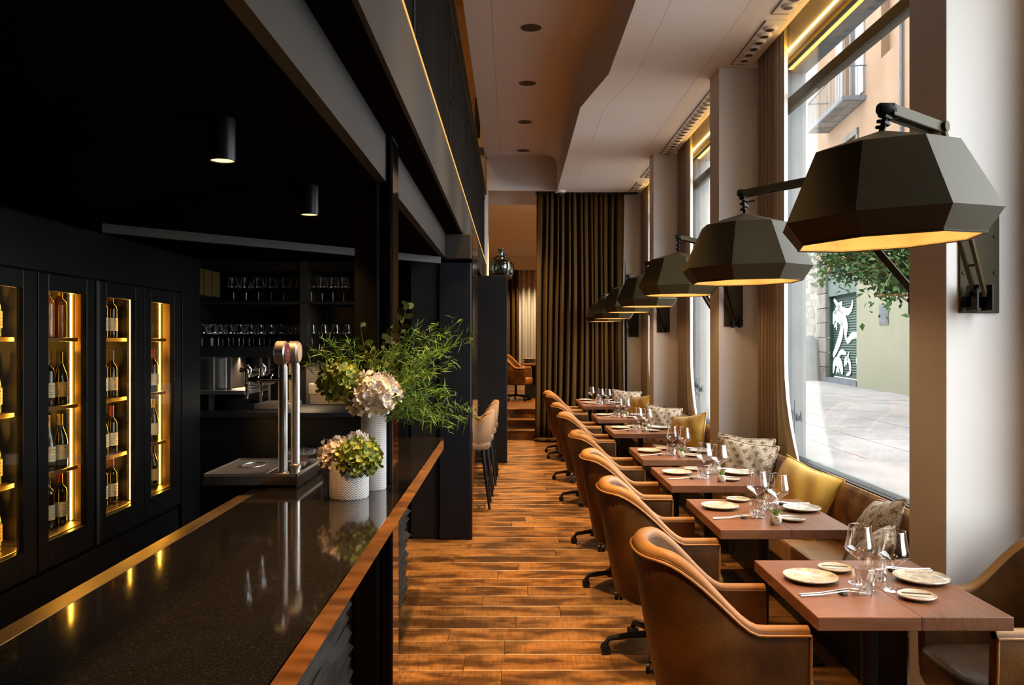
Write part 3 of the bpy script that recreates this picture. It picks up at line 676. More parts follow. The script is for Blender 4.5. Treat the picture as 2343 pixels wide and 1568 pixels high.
# ------------------------------------------------------------------ swivel armchairs
def chair_path(n=44):
    pts = []
    for k in range(n + 1):
        s = k / n * 2 - 1                                  # -1 front of one arm .. 0 back .. 1 front of other arm
        a = abs(s)
        if a > .62: x = -.0 + (a - .62) / .38 * .262; y_ = .283
        else:
            q = a / .62 * PI / 2; x = -.262 * math.cos(q) ** .85; y_ = .283 * math.sin(q) ** .8
        pts.append((x, y_ * (1 if s > 0 else -1)))
    return pts
def sm(t): t = max(0, min(1, t)); return t * t * (3 - 2 * t)
def chair_h(x): return .675 + .245 * sm((.09 - x) / .30)
def make_chair(label):
    t = thing('swivel_armchair', label, 'chair', (0, 0, 0), 0, 'leather armchairs at the tables')
    P_ = chair_path(); prof_n = 12; vs = []; fs = []
    def off(k):
        p0 = Vector(P_[max(k - 1, 0)]); p1 = Vector(P_[min(k + 1, len(P_) - 1)]); d = (p1 - p0).normalized(); return Vector((-d.y, d.x))
    top_edge = []
    for k, (x, y_) in enumerate(P_):
        nn = off(k); nn = nn if nn.dot(Vector((x, y_))) > 0 else -nn
        if abs(k - len(P_) / 2) < 1: nn = Vector((-1, 0))
        h = chair_h(x); th = .052 + .018 * sm((-x - .02) / .2)
        def pos(z, d):
            f = (z - .32) / .6; sx = .86 + .14 * min(f * 1.15, 1.0); lean = -.065 * f * sm((.05 - x) / .3)
            return (x * (sx if x < 0 else 1) + lean + nn.x * d, y_ * (.95 + .05 * min(f * 2, 1)) + nn.y * d, z)
        ring = [pos(.325, -.02), pos(.345, 0), pos(.45, 0.002), pos(.58, .003), pos(h - .03, .002), pos(h - .010, -.004), pos(h, -.018), pos(h, -th + .016), pos(h - .014, -th + .002), pos(h - .07, -th), pos(.50, -th), pos(.34, -th)]
        top_edge.append(pos(h - .018, .004))
        vs += ring
    n = prof_n
    for k in range(len(P_) - 1):
        for j in range(n):
            a = k * n + j; b = k * n + (j + 1) % n; fs.append((a, b, b + n, a + n))
    fs.append(tuple(range(n - 1, -1, -1))); e = (len(P_) - 1) * n; fs.append(tuple(e + j for j in range(n)))
    MB().add(vs, fs).build('tub_shell', leather, t, smooth=38)
    fe = lambda k: [vs[k * n + j] for j in (1, 2, 3, 4)]
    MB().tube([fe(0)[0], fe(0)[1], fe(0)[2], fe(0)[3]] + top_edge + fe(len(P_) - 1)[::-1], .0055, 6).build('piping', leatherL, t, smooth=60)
    # padded top of the back, paler colour painted in for the light it catches
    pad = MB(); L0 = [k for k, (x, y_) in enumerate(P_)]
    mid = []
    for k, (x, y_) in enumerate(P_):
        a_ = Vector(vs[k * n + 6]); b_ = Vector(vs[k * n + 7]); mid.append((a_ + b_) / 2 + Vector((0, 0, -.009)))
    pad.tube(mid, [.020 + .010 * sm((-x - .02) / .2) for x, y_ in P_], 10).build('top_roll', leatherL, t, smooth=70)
    def seat(u, v):
        q = u * 2 * PI; c, s_ = math.cos(q), math.sin(q); ex = .42
        x = math.copysign(abs(c) ** ex, c); y_ = math.copysign(abs(s_) ** ex, s_)
        prof = [(0, .335), (.96, .335), (1.0, .36), (1.0, .43), (.97, .455), (.85, .468), (0, .474)]
        f = v * 6; i = min(int(f), 5); g = f - i; r = prof[i][0] * (1 - g) + prof[i + 1][0] * g; z_ = prof[i][1] * (1 - g) + prof[i + 1][1] * g
        return (.085 + x * .245 * r, y_ * .222 * r, z_)
    MB().grid(seat, 36, 18).build('seat_cushion', leatherD if label.endswith('first pillar') else leatherL, t, smooth=60)
    MB().lathe([(.13, .315), (.13, .335)], 20).build('seat_plate', black, t)
    MB().lathe([(.034, .075), (.034, .14), (.025, .145), (.025, .315)], 16).build('swivel_column', black, t, smooth=40)
    for k in range(5):
        q = R(36 + 72 * k); c, s_ = math.cos(q), math.sin(q)
        lg = MB().tube([(0.03 * c, .03 * s_, .105), (.15 * c, .15 * s_, .098), (.265 * c, .265 * s_, .080), (.285 * c, .285 * s_, .052)], [.022, .018, .015, .014], 8).build('base_leg', black, t, smooth=60)
        m = MB()
        for sgn in (-1, 1):
            ox, oy = -s_ * .016 * sgn, c * .016 * sgn
            m.tube([(.285 * c + ox - s_ * .009, .285 * s_ + oy + c * .009, .026), (.285 * c + ox + s_ * .009, .285 * s_ + oy - c * .009, .026)], .026, 14)
        m.build('caster', black, lg, smooth=40)
    return t
CH = [(.80, 3.22), (.80, 4.53), (.805, 5.74), (.815, 6.99), (.82, 8.82), (.815, 10.2), (.825, 12.02), (.825, 12.70)]
CL = ['cognac leather armchair on casters, aisle side of the table with two facing chairs'] + ['cognac leather armchair on casters, facing the ' + q for q in TN[1:6]] + \
     ['first of two leather armchairs at the long table beside the olive curtain', 'second of two leather armchairs, against the olive curtain']
ch0 = make_chair(CL[0])
for i, (x, yy) in enumerate(CH):
    if i == 0: ch0.location = (x, yy, 0); continue
    dup(ch0, (x, yy, 0), R((0, 1.5, -1, 1, -1.5, 1, 0, 2)[i]), CL[i])
chf = make_chair('cognac leather armchair facing the bar, its dark seat against the first pillar'); chf.location = (1.967, 3.19, 0); chf.rotation_euler = (0, 0, R(180))
cb = dup(ch0, (.10, 16.98, .49), R(-15), 'brown leather armchair in the raised back room'); cb['group'] = 'back room chairs'
cb2 = dup(ch0, (1.05, 18.8, .49), R(-100), 'brown leather armchair behind the back room table'); cb2['group'] = 'back room chairs'

# ------------------------------------------------------------------ pendant wall lamps
def lamp(label, c, sc, rot, tilt, tip, elbow, piv, plate, face):
    t = thing('swing_arm_lamp', label, 'lamp', (0, 0, 0), 0, 'faceted swing-arm lamps over the tables')
    c, tip, elbow, piv = Vector(c), Vector(tip), Vector(elbow), Vector(piv)
    Mx = Matrix.Translation(c) @ Matrix.Rotation(tilt, 4, 'Y') @ Matrix.Rotation(rot, 4, 'Z') @ Matrix.Scale(sc, 4)
    def rings(d):
        vs = []
        for r, z in ((.298, 0), (.350, .072), (.236, .305)):
            for k in range(8): q = R(-90) + 2 * PI * k / 8; vs.append((( r - d) * math.cos(q), (r - d) * math.sin(q), z - (d * .6 if z > .1 else 0)))
        vs.append((0, 0, .375 - d)); return vs
    fs = [(k + 8 * g, (k + 1) % 8 + 8 * g, (k + 1) % 8 + 8 * g + 8, k + 8 * g + 8) for g in range(2) for k in range(8)] + [(16 + k, 16 + (k + 1) % 8, 24) for k in range(8)]
    so = MB().add(rings(0), fs).xf(Mx).build('shade', bronze, t)
    si = MB().add(rings(.007), [tuple(reversed(q)) for q in fs]).xf(Mx).build('shade_lining', goldin, t, fix=False)
    rim = [Mx @ Vector((( .2965) * math.cos(R(-90) + 2 * PI * k / 8), .2965 * math.sin(R(-90) + 2 * PI * k / 8), .0)) for k in range(9)]
    MB().tube(rim, .005 * sc, 5, caps=False).build('rim_edge', bronze, so)
    b = MB().lathe([(0, .16), (.03, .165), (.042, .19), (.04, .22), (.022, .25), (.02, .30)], 14).xf(Mx).build('bulb', bulbm, t, smooth=60)
    MB().lathe([(.028, .27), (.028, .36)], 12).xf(Mx).build('lamp_holder', black, t)
    bp_ = Mx @ Vector((0, 0, .10)); point('table_lamp_bulb', bp_, LAMP_W * sc, (1.0, .60, .27), .05).parent = t
    ap = Mx @ Vector((0, 0, .37))
    pts = [ap + (tip - ap) * (k / 14) + Vector((.018 * math.sin(k * 1.6), .018 * math.cos(k * 1.6), 0)) * (1 if 1 < k < 13 else .2) for k in range(15)]
    MB().tube(pts, .007, 6).tube([ap, tip + Vector((0, 0, -.01))], .010, 6).tube([pts[8], pts[8] + Vector((.06, 0, .015))], .005, 5).build('hanging_flex', black, t, smooth=60)
    d = (elbow - tip).normalized(); s_ = d.cross(Vector((0, 0, 1))).normalized()
    ua = MB()
    for k in (-1, 1): ua.bar(tip + s_ * .022 * k, elbow + s_ * .022 * k, .011, .038)
    ua.bar(tip + d * .05 + Vector((0, 0, .012)), elbow - d * .02 + Vector((0, 0, .012)), .05, .018)
    ua.build('upper_arm', bronze, t, bevel=.003)
    MB().lathe([(.016, -.03), (.021, -.024), (.021, .024), (.016, .03)], 14).xf(Matrix.Translation(tip + Vector((0, 0, .005))) @ Matrix.Rotation(R(90), 4, 'Y')).build('end_joint', black, t, smooth=40)
    MB().tube([elbow - s_ * .042, elbow + s_ * .042], .019, 12).build('elbow_joint', bronze, t, smooth=40)
    d2 = (piv - elbow).normalized(); s2 = d2.cross(Vector((0, 1, 0)))
    s2 = s2.normalized()
    la = MB()
    for k in (-1, 1): la.bar(elbow + s_ * .026 * k, piv + s_ * .020 * k, .014, .030)
    for f in (.3, .55, .8): p = elbow.lerp(piv, f); la.tube([p - s_ * .03, p + s_ * .03], .006, 6)
    la.build('lower_arm', bronze, t)
    px_, py_, pz_ = plate
    pl = MB().box(px_ - .086, px_ + .086, py_, py_ + .012 * -face if False else py_ - .012 * face, pz_ - .245, pz_ + .245).build('wall_plate', bronze, t, bevel=.002)
    for bx in (-.068, .068):
        for bz in (-.215, -.07, .09, .225):
            MB().tube([(px_ + bx, py_ - face * .011, pz_ + bz), (px_ + bx, py_ - face * .017, pz_ + bz)], .009, 10).build('bolt', bronze, pl, smooth=40)
    m = MB()
    for k in (-1, 1):
        q = piv + Vector((.032 * k, 0, 0))
        m.bar(q + Vector((0, -.03 * face * 0, -.07)), q + Vector((0, 0, .04)), .010, .085)
        m.bar((q.x, py_ - face * .01, q.z - .03), (q.x, piv.y, q.z - .03), .010, .05)
    m.tube([piv - Vector((.06, 0, 0)), piv + Vector((.06, 0, 0))], .010, 8)
    m.build('pivot_bracket', black, t, bevel=.002)
    return t
LAMP_W = 5
# face = +1: fixed to a pillar face that looks towards the camera, -1: fixed to its back
lamp('faceted bronze lamp hung in front of the big street window, on the first pillar', (1.262, 2.79, 2.034), 1.0, R(7), R(-2.6), (1.262, 2.79, 2.475), (1.545, 3.02, 2.475), (2.005, 3.55, 1.90), (2.04, 3.625, 2.068), 1)
lamp('faceted bronze lamp over the sixth table from the olive curtain', (1.277, 4.51, 2.022), 1.0, R(18), R(-1), (1.262, 4.51, 2.50), (1.60, 4.35, 2.545), (1.985, 4.03, 1.90), (2.04, 3.963, 2.068), -1)
lamp('faceted bronze lamp reaching out from the camera side of the second pillar', (1.452, 7.20, 2.10), 1.0, R(4), R(0), (1.458, 7.20, 2.60), (1.80, 7.34, 2.545), (2.04, 7.515, 1.89), (2.03, 7.584, 2.078), 1)
lamp('faceted bronze lamp over the third table from the olive curtain', (1.51, 9.20, 2.085), 1.0, R(10), R(0), (1.51, 9.20, 2.56), (1.80, 8.70, 2.56), (2.02, 8.0, 1.89), (2.03, 7.934, 2.078), -1)
lamp('faceted bronze lamp reaching out from the camera side of the third pillar', (1.50, 10.60, 2.07), .965, R(8), R(0), (1.50, 10.60, 2.53), (1.80, 10.8, 2.53), (2.03, 11.0, 1.89), (2.03, 11.07, 2.06), 1)
lamp('faceted bronze lamp over the near end of the long table by the curtain', (1.496, 12.2, 2.035), .91, R(10), R(0), (1.496, 12.2, 2.47), (1.80, 11.95, 2.50), (2.02, 11.46, 1.88), (2.03, 11.39, 2.06), -1)
lamp('faceted bronze lamp closest to the olive curtain', (1.515, 13.5, 2.02), .90, R(6), R(0), (1.515, 13.5, 2.45), (1.82, 13.75, 2.48), (2.05, 14.15, 1.90), (2.10, 14.22, 2.02), 1)

# ------------------------------------------------------------------ ceiling fittings
for i, yy in enumerate(DOWN_Y):
    if yy < 7.5: continue
    t = thing('ceiling_downlight', '%s recessed round downlight in the high ceiling, counted from the end wall' % ORD[7 - i], 'downlight', (.2, yy, HZ), 0, 'downlights over the aisle')
    MB().shell([(.1045, -.0042), (.109, -.004), (.112, 0)], 32).build('trim_ring', ceilm, t, smooth=40)
    MB().shell([(.1045, -.0035), (.06, -.0028), (.0, -.0026)], 32).build('dark_baffle', holem, t)
VE = [(3.4, 6.33, 'air vent strip above the street window, running out of view'), (6.46, 7.49, 'short air vent strip above the first drape'), (7.98, 11.14, 'longest air vent strip, above the middle window'),
      (11.45, 12.68, 'air vent strip just past the third pillar'), (13.02, 13.9, 'short air vent strip at the olive curtain')]
for (a, b, lab) in VE:
    t = thing('jet_vent', lab, 'air vent', (1.98 + .085, (a + b) / 2, 4.2), 0, 'ceiling air vents')
    hl = (b - a) / 2
    MB().box(-.085, .085, -hl, hl, -.006, 0).build('vent_frame', white, t, bevel=.002)
    MB().box(-.085, -.078, -hl, hl, -.009, -.006).box(-.085, .05, hl - .006, hl, -.009, -.006).build('shadow_gap', holem, t)
    n_ = int((b - a - .1) / .142)
    for k in range(n_):
        yy = -hl + .1 + (k + .3) * (b - a - .16) / n_
        nz = MB().lathe([(.056, -.006), (.054, -.016), (.047, -.026), (.036, -.031)], 16, (0.0, yy, 0)).build('nozzle', white, t, smooth=50)
        MB().lathe([(.030, -.0325), (.033, -.0315)], 14, (-.008, yy - .01, 0)).build('nozzle_bore', holem, nz)
t = thing('security_camera', 'small white dome camera at the end of the soffit', 'camera', (.82, 13.8, 4.2))
MB().lathe([(.09, 0), (.09, -.02), (.075, -.035)], 20).build('mount', white, t, smooth=40)
MB().lathe([(.05, -.035), (.05, -.06), (.03, -.085), (0, -.09)], 16).build('dome', black, t, smooth=60)

# ------------------------------------------------------------------ place settings
def wine_prof(s=1): return [(r * s, z * s) for r, z in ((.0435, 0), (.043, .002), (.02, .005), (.006, .012), (.0042, .03), (.004, .085), (.0055, .094), (.018, .102), (.040, .118), (.0565, .132), (.0575, .138), (.054, .155), (.047, .190), (.0425, .226))]
def make_wine(label, cat='wine glass', group='wine glasses on the tables', s=1.0, prof=None, n=22):
    pr = prof or wine_prof(s)
    t = MB().shell(pr[5:], n).build('wine_glass', gl_wine, None, smooth=60, fix=False)
    MB().shell(pr[:6], n).build('stem', gl_wine, t, smooth=50, fix=False)
    MB().tube([(pr[-1][0] * math.cos(2 * PI * k / n), pr[-1][0] * math.sin(2 * PI * k / n), pr[-1][1]) for k in range(n + 1)], .0011, 5, caps=False).build('rim', gl_tumb, t, smooth=60)
    return tag(t, label, cat, group)
def make_tumbler(label):
    n = 32; vs = []; fs = []; lv = [(.037, .0), (.039, .004), (.0385, .02), (.040, .035), (.039, .05), (.0405, .066), (.0405, .092), (.0395, .094), (.0375, .094), (.037, .06), (.035, .018), (.0, .016)]
    for j, (r, z) in enumerate(lv):
        for k in range(n):
            q = 2 * PI * k / n; rr = r
            if 1 <= j <= 4: rr *= 1 + .045 * (1 if (k + j) % 2 else -1)
            elif j == 5: rr *= 1 + .02 * (1 if k % 2 else -1)
            vs.append((rr * math.cos(q), rr * math.sin(q), z))
    for j in range(len(lv) - 1):
        for k in range(n): a = j * n + k; b = j * n + (k + 1) % n; fs.append((a, b, b + n, a + n))
    fs.append(tuple(reversed(range(n))))
    o = MB().add(vs, fs).build('crystal_tumbler', gl_tumb, None, fix=False)
    return tag(o, label, 'glass', 'crystal tumblers on the tables')
def plate_prof(r): return [(0, .004), (r * .7, .005), (r * .88, .010), (r, .017), (r * 1.0, .020), (r * .985, .0215), (r * .90, .015), (r * .72, .0095), (0, .0085)]
def make_plate(label, r, mat, cat, group, wob=.02):
    m = MB().shell(plate_prof(r), 40)
    m.v = [(x * (1 + wob * math.sin(2 * math.atan2(y_, x) + 1)), y_ * (1 - wob * math.cos(3 * math.atan2(y_, x))), z * (1.0 if r > .09 else .8)) for x, y_, z in m.v]
    return tag(m.build('dinner_plate' if r > .09 else 'bread_plate', mat, None, smooth=50), label, cat, group)
def make_cut(label):
    t = thing('cutlery_set', label, 'cutlery', (0, 0, 0), 0, 'knife and fork pairs on their rests')
    MB().box(.055, .075, -.022, .022, 0, .012).build('cutlery_rest', stone_pot if False else slate, t, bevel=.003)
    MB().tube([(-.105, -.012, .004), (-.02, -.010, .006), (.06, -.012, .0155), (.085, -.012, .0165)], [.0035, .003, .0025, .003], 6).add([(.085, -.019, .0165), (.17, -.018, .006), (.175, -.012, .005), (.17, -.008, .006), (.085, -.006, .0165)], [(0, 1, 2, 3, 4)]).build('knife', inox, t, smooth=60, solid=.001)
    m = MB().tube([(-.10, .012, .004), (-.02, .012, .006), (.06, .012, .0155), (.095, .012, .019)], [.0035, .003, .0022, .003], 6)
    for k in range(4): m.tube([(.095, .012, .019), (.11, .004 + k * .0055, .017), (.145, .004 + k * .0055, .014)], .0012, 4)
    m.build('fork', inox, t, smooth=60)
    return t
def make_pot(label):
    t = thing('succulent_pot', label, 'plant pot', (0, 0, 0), 0, 'small succulent pots on the tables')
    MB().lathe([(.024, 0), (.029, .008), (.029, .03), (.022, .046), (.018, .048), (.015, .04), (0, .04)], 18).build('pot', stone_pot, t, smooth=50)
    m = MB(); rr = random.Random(2)
    for k in range(11):
        a = rr.uniform(0, 6.3); l_ = rr.uniform(.025, .055); m.tube([(0, 0, .04), (.012 * math.cos(a), .012 * math.sin(a), .04 + l_ * .6), (.03 * math.cos(a), .03 * math.sin(a), .04 + l_)], [.003, .0035, .0008], 5)
    m.build('succulent_leaves', green, t, smooth=60)
    return t
ZT = .7503
pw, pt, pp, pb, pc, pk = make_wine('x'), make_tumbler('x'), make_plate('x', .104, ceramic, 'plate', 'speckled dinner plates'), make_plate('x', .067, ceramic2, 'plate', 'small bread plates'), make_cut('x'), make_pot('x')
# small dark knife lying on each bread plate
MB().bar((-.052, .004, .0185), (.048, -.004, .0185), .010, .0025).build('butter_knife', blade, pb)
SET = [('P', -.203, .07, 'chair side'), ('P', .231, .06, 'bench side'), ('B', -.047, .21, 'chair side'), ('B', .104, -.165, 'bench side'), ('C', -.215, -.125, 'chair side'), ('C', .245, .20, 'bench side'),
       ('T', -.062, -.09, 'chair side'), ('T', .068, .08, 'bench side'), ('W', -.023, .03, 'chair side'), ('W', .063, -.065, 'bench side')]
NM = {'P': 'speckled stoneware dinner plate, %s of the %s', 'B': 'small beige plate with knife, %s of the %s', 'C': 'knife and fork on a rest, %s of the %s', 'T': 'cut-crystal water tumbler, %s of the %s', 'W': 'large stemmed wine glass, %s of the %s'}
PR = {'P': pp, 'B': pb, 'C': pc, 'T': pt, 'W': pw}
used = set()
def place(kind, x, yy, z, rz, label):
    o = PR[kind]
    if kind in used: o = dup(o)
    used.add(kind); o.location = (x, yy, z); o.rotation_euler = (0, 0, rz); o['label'] = label; return o
for i, (a, b) in enumerate(TAB):
    yc = (a + b) / 2; sy = 1.0 if i == 0 else 1.18
    for kind, dx, dy, side in SET:
        if i == 1: dy += {'P': .04, 'B': .08, 'W': .0}.get(kind, 0) if dx < 0 else 0
        nm = side if i else side.replace('bench', 'pillar')
        yy = (yc - .3 if i == 6 else yc) + dy * sy
        place(kind, TX + dx + rnd.uniform(-.008, .008), yy, ZT, {'C': R(6) if dx < 0 else R(186), 'B': R(-8)}.get(kind, rnd.uniform(0, 6)), NM[kind] % (nm, TN[i]))
place('W', TX - .12, 13.1, ZT, 0, 'lone stemmed wine glass at the curtain end of the long table')
place('T', TX - .02, 13.05, ZT, 0, 'lone cut-crystal tumbler at the curtain end of the long table')
place('P', TX - .2, 13.3, ZT, 0, 'speckled plate, curtain end of the long table on the chair side')
place('P', TX + .2, 13.25, ZT, 0, 'speckled plate, curtain end of the long table on the bench side')
for j, i in enumerate((1, 2, 3, 4, 5)):
    o = pk if j == 0 else dup(pk); yc = sum(TAB[i]) / 2; o.location = (TX + (-.02, .03, .0, .01, .0)[j], yc - (.285, .25, .24, .22, .22)[j], ZT); o['label'] = 'little speckled succulent pot on the ' + TN[i]
# ------------------------------------------------------------------ bar counter
CT = 1.06                                             # top of the granite
bc = thing('bar_counter', 'black granite bar counter with polished bronze edge and ridged dark wood front', 'bar counter')
MB().box(-1.072, -.452, .35, 5.53, CT - .03, CT).build('granite_top', granite, bc, bevel=.001)
MB().box(-.452, -.448, .35, 5.532, CT - .078, CT + .001).build('bronze_edge_band', copper, bc)
MB().box(-1.072, -.452, .35, 5.53, CT - .075, CT - .03).build('counter_core', black, bc)
MB().box(-1.130, -1.073, .35, 3.44, CT - .04, CT + .001).build('brass_inner_strip', brass, bc, bevel=.001)
MB().box(-1.128, -1.073, 3.44, 5.53, CT - .04, CT - .004).build('steel_inner_strip', black, bc)
MB().box(-1.02, -.745, .4, 5.50, 0, CT - .076).build('counter_body', cabm, bc)
rr = random.Random(11)
for seg in ((.42, 1.9), (1.902, 3.60), (3.90, 5.58)):   # ridged slats, each a piece
    z = .02
    while z < CT - .10:
        h = rr.uniform(.045, .070); z1 = min(z + h, CT - .08); x0, x1_ = -.70 + rr.uniform(-.008, .012), -.715
        n_ = 14; vs = []
        for k in range(n_ + 1):
            yy = seg[0] + (seg[1] - seg[0]) * k / n_; wv = .006 * math.sin(k * 1.3 + z * 40) + rr.uniform(-.003, .003)
            vs += [(-.745, yy, z), (x1_ + wv, yy, z + .004), (x0 + wv + .012, yy, z + (z1 - z) * .55), (x1_ + wv, yy, z1 - .003), (-.745, yy, z1 - .001)]
        fs = [(k * 5 + j, k * 5 + j + 1, k * 5 + j + 6, k * 5 + j + 5) for k in range(n_) for j in range(4)]
        fs += [(0, 1, 2, 3, 4), tuple(n_ * 5 + j for j in (4, 3, 2, 1, 0))]
        MB().add(vs, fs).build('slat', ribwood, bc); z = z1
# steel column through the counter
col = thing('steel_column', 'dark steel column rising through the bar counter to the gallery', 'column', (0, 0, 0))
MB().box(-.603, -.590, 3.70, 3.88, 0, 2.615).box(-.540, -.527, 3.70, 3.88, 0, 2.615).box(-.590, -.540, 3.78, 3.80, 0, 2.615).build('column_shaft', bluesteel, col, bevel=.001)
MB().box(-.5268, -.5255, 3.70, 3.88, 0.002, 2.60).build('bronze_side_plate', copper, col)
MB().box(-.715, -.615, 3.80, 3.815, 0, 2.408).build('flat_plate', steel, col)
MB().box(-.620, -.600, 3.83, 3.85, 0, 2.408).build('spacer_plate', black, col)

# ------------------------------------------------------------------ beer tower
bt = thing('beer_tap_tower', 'brushed steel twin-tap beer tower on a drip tray over the counter edge', 'beer tap', (-1.135, 3.855, CT))
tray = M('dark_bronzed_steel', (.30, .24, .19), .2, 1.0, col2=(.25, .20, .16), scale=5)
m = MB().box(-.205, .205, -.245, .245, .012, .050)
m.build('drip_tray', tray, bt, bevel=.002)
MB().box(-.205, .205, -.245, -.239, .050, .062).box(-.205, .205, .239, .245, .050, .062).box(-.205, -.199, -.245, .245, .050, .062).box(.199, .205, -.245, .245, .050, .062).build('tray_rim', inox, bt)
MB().box(-.12, .19, -.20, .20, 0, .012).build('tray_foot', black, bt)
MB().box(-.195, .055, -.23, .23, .0495, .0508).build('drain_well', black, bt)
gr = MB()
for k in range(30): gr.bar((-.19 + k * .0082, -.225, .056), (-.19 + k * .0082, .225, .056), .0022, .004)
for k in range(44): gr.bar((-.192, -.222 + k * .0103, .0545), (.052, -.222 + k * .0103, .0545), .0018, .003)
tag(gr.build('drain_grid', inox, bt, fix=False), kind='stuff')
MB().tube([(-.07 + .05 * math.cos(q), .04 + .085 * math.sin(q), .060) for q in [2 * PI * k / 20 for k in range(21)]], .003, 6).build('glass_rinser_ring', inox, bt, smooth=60)
MB().tube([(.06, -.235, .058), (.06, .235, .058)], .004, 6).build('tray_divider', inox, bt)
MB().box(.075, .145, .125, .18, .050, .058).box(.075, .145, -.20, -.145, .050, .058).build('mount_plate', inox, bt, bevel=.002)
for k, (dy, dx) in enumerate(((-.165, .122), (.065, .118))):
    c = MB().lathe([(.027, .05), (.027, .058), (.0205, .062), (.0205, .525), (.016, .535), (.012, .545)], 24, (dx, dy, 0)).build('tap_column', inox, bt, smooth=40)
    MB().lathe([(.0, -.024), (.047, -.024), (.053, -.018), (.053, .018), (.047, .024), (.0, .024)], 36).xf(Matrix.Translation((dx - .006, dy, .588)) @ Matrix.Rotation(R(90), 4, 'Y') @ Matrix.Rotation(R(0), 4, 'X')).build('badge_drum', inox, c, smooth=40)
    red = M('red_tap_badge', (.16, .012, .016), .35, col2=(.12, .01, .012), scale=30) if k == 0 else M('pale_tap_badge', (.55, .42, .30), .4, col2=(.45, .33, .22), scale=30)
    MB().lathe([(.0, 0), (.044, 0), (.044, .003), (.0, .004)], 32).xf(Matrix.Translation((dx + .018, dy, .588)) @ Matrix.Rotation(R(90), 4, 'Y')).build('badge_face', red, c, smooth=40)
    m = MB()                                            # small printed mark on the badge: two short pale lines and an arc, as far as it can be read
    for zz, w in ((.600, .010), (.592, .014), (.580, .008)): m.box(dx + .0225, dx + .0228, dy - w, dy + w, zz, zz + .003)
    m.build('badge_mark', petW, c)
    zf = .470
    MB().lathe([(.012, 0), (.012, .030), (.016, .032), (.016, .060), (.0135, .062), (.0135, .085), (.018, .088), (.018, .100), (.011, .115), (.011, .135)], 16).xf(Matrix.Translation((dx - .018, dy, zf)) @ Matrix.Rotation(R(-90), 4, 'Y')).build('tap_shank', chrome, c, smooth=40)
    fx = dx - .160
    MB().lathe([(.006, -.085), (.007, -.035), (.011, -.030), (.0125, -.022), (.013, .035), (.011, .045), (.0, .050)], 16, (fx, dy, zf)).build('faucet_body', chrome, c, smooth=40)
    MB().tube([(fx + .012, dy, zf + .02), (fx + .016, dy, zf + .045), (fx, dy, zf + .062)], [.006, .007, .009], 8).tube([(fx, dy, zf + .045), (fx - .012, dy, zf + .040), (fx - .03, dy, zf + .043)], [.006, .007, .011], 8).build('tap_handle', chrome, c, smooth=60)

# ------------------------------------------------------------------ wine cabinets
XF = -2.40
fw = thing('cabinet_fascia', 'dark panelled wall framing the row of lit wine cabinets', 'wall panel')
MB().box(-3.28, XF + .005, -1.0, 6.40, 2.06, 2.33).build('fascia_board', cabm, fw, bevel=.003)
MB().box(-3.28, XF + .005, 6.055, 6.40, 0, 2.06).build('end_panel', cabm, fw, bevel=.002)
MB().box(-3.28, XF + .002, -1.0, 5.99, 0, .50).build('plinth_panel', cabm, fw, bevel=.002)
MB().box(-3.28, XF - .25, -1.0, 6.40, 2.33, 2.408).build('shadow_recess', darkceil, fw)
liner = M('smoked_bronze_liner', (.34, .25, .10), .35, .4, col2=(.28, .20, .08), scale=4)
def mat_b(nm, col, r=.06): return M(nm, col, r, spec=.6, col2=tuple(q * .7 for q in col), scale=4)
bg1, bg2, bg3 = mat_b('dark_green_bottle', (.010, .014, .004)), mat_b('black_red_bottle', (.012, .006, .004)), mat_b('rose_bottle', (.42, .13, .035), .08)
bg4 = glassy('clear_bottle', (.75, .60, .25), .08, 2.5, .8)
lab1, lab2, lab3 = M('cream_label', (.62, .52, .34), .7, col2=(.55, .45, .28), scale=20), M('white_label', (.68, .62, .50), .7, col2=(.6, .54, .42), scale=20), M('ochre_label', (.45, .30, .10), .7, col2=(.38, .25, .08), scale=20)
cap1, cap2, cap3 = M('red_capsule', (.35, .02, .012), .35, col2=(.28, .015, .01), scale=20), M('gold_capsule', (.55, .35, .08), .3, .7, col2=(.45, .28, .06), scale=20), M('dark_capsule', (.02, .018, .016), .35, col2=(.03, .025, .02), scale=20)
inkm = M('label_ink', (.10, .07, .04), .7, col2=(.13, .09, .05), scale=30)
BORD = [(0, .008), (.03, .0), (.0365, .004), (.0375, .012), (.0375, .185), (.034, .203), (.020, .220), (.0145, .232), (.0140, .285), (.0155, .288), (.0155, .298), (.012, .30)]
BURG = [(0, .008), (.034, .0), (.040, .004), (.041, .012), (.041, .140), (.036, .172), (.022, .215), (.0155, .240), (.0142, .285), (.0158, .288), (.0158, .298), (.012, .30)]
KINDS = [('dark green burgundy bottle with cream label', BURG, bg1, lab1, cap2), ('black bordeaux bottle with white label and red capsule', BORD, bg2, lab2, cap1), ('black bordeaux bottle with cream label', BORD, bg2, lab1, cap3),
         ('rosé wine bottle without label', BORD, bg3, None, cap2), ('dark green burgundy bottle with ochre label', BURG, bg1, lab3, cap3), ('pale clear wine bottle with white label', BURG, bg4, lab2, cap2)]
proto = []
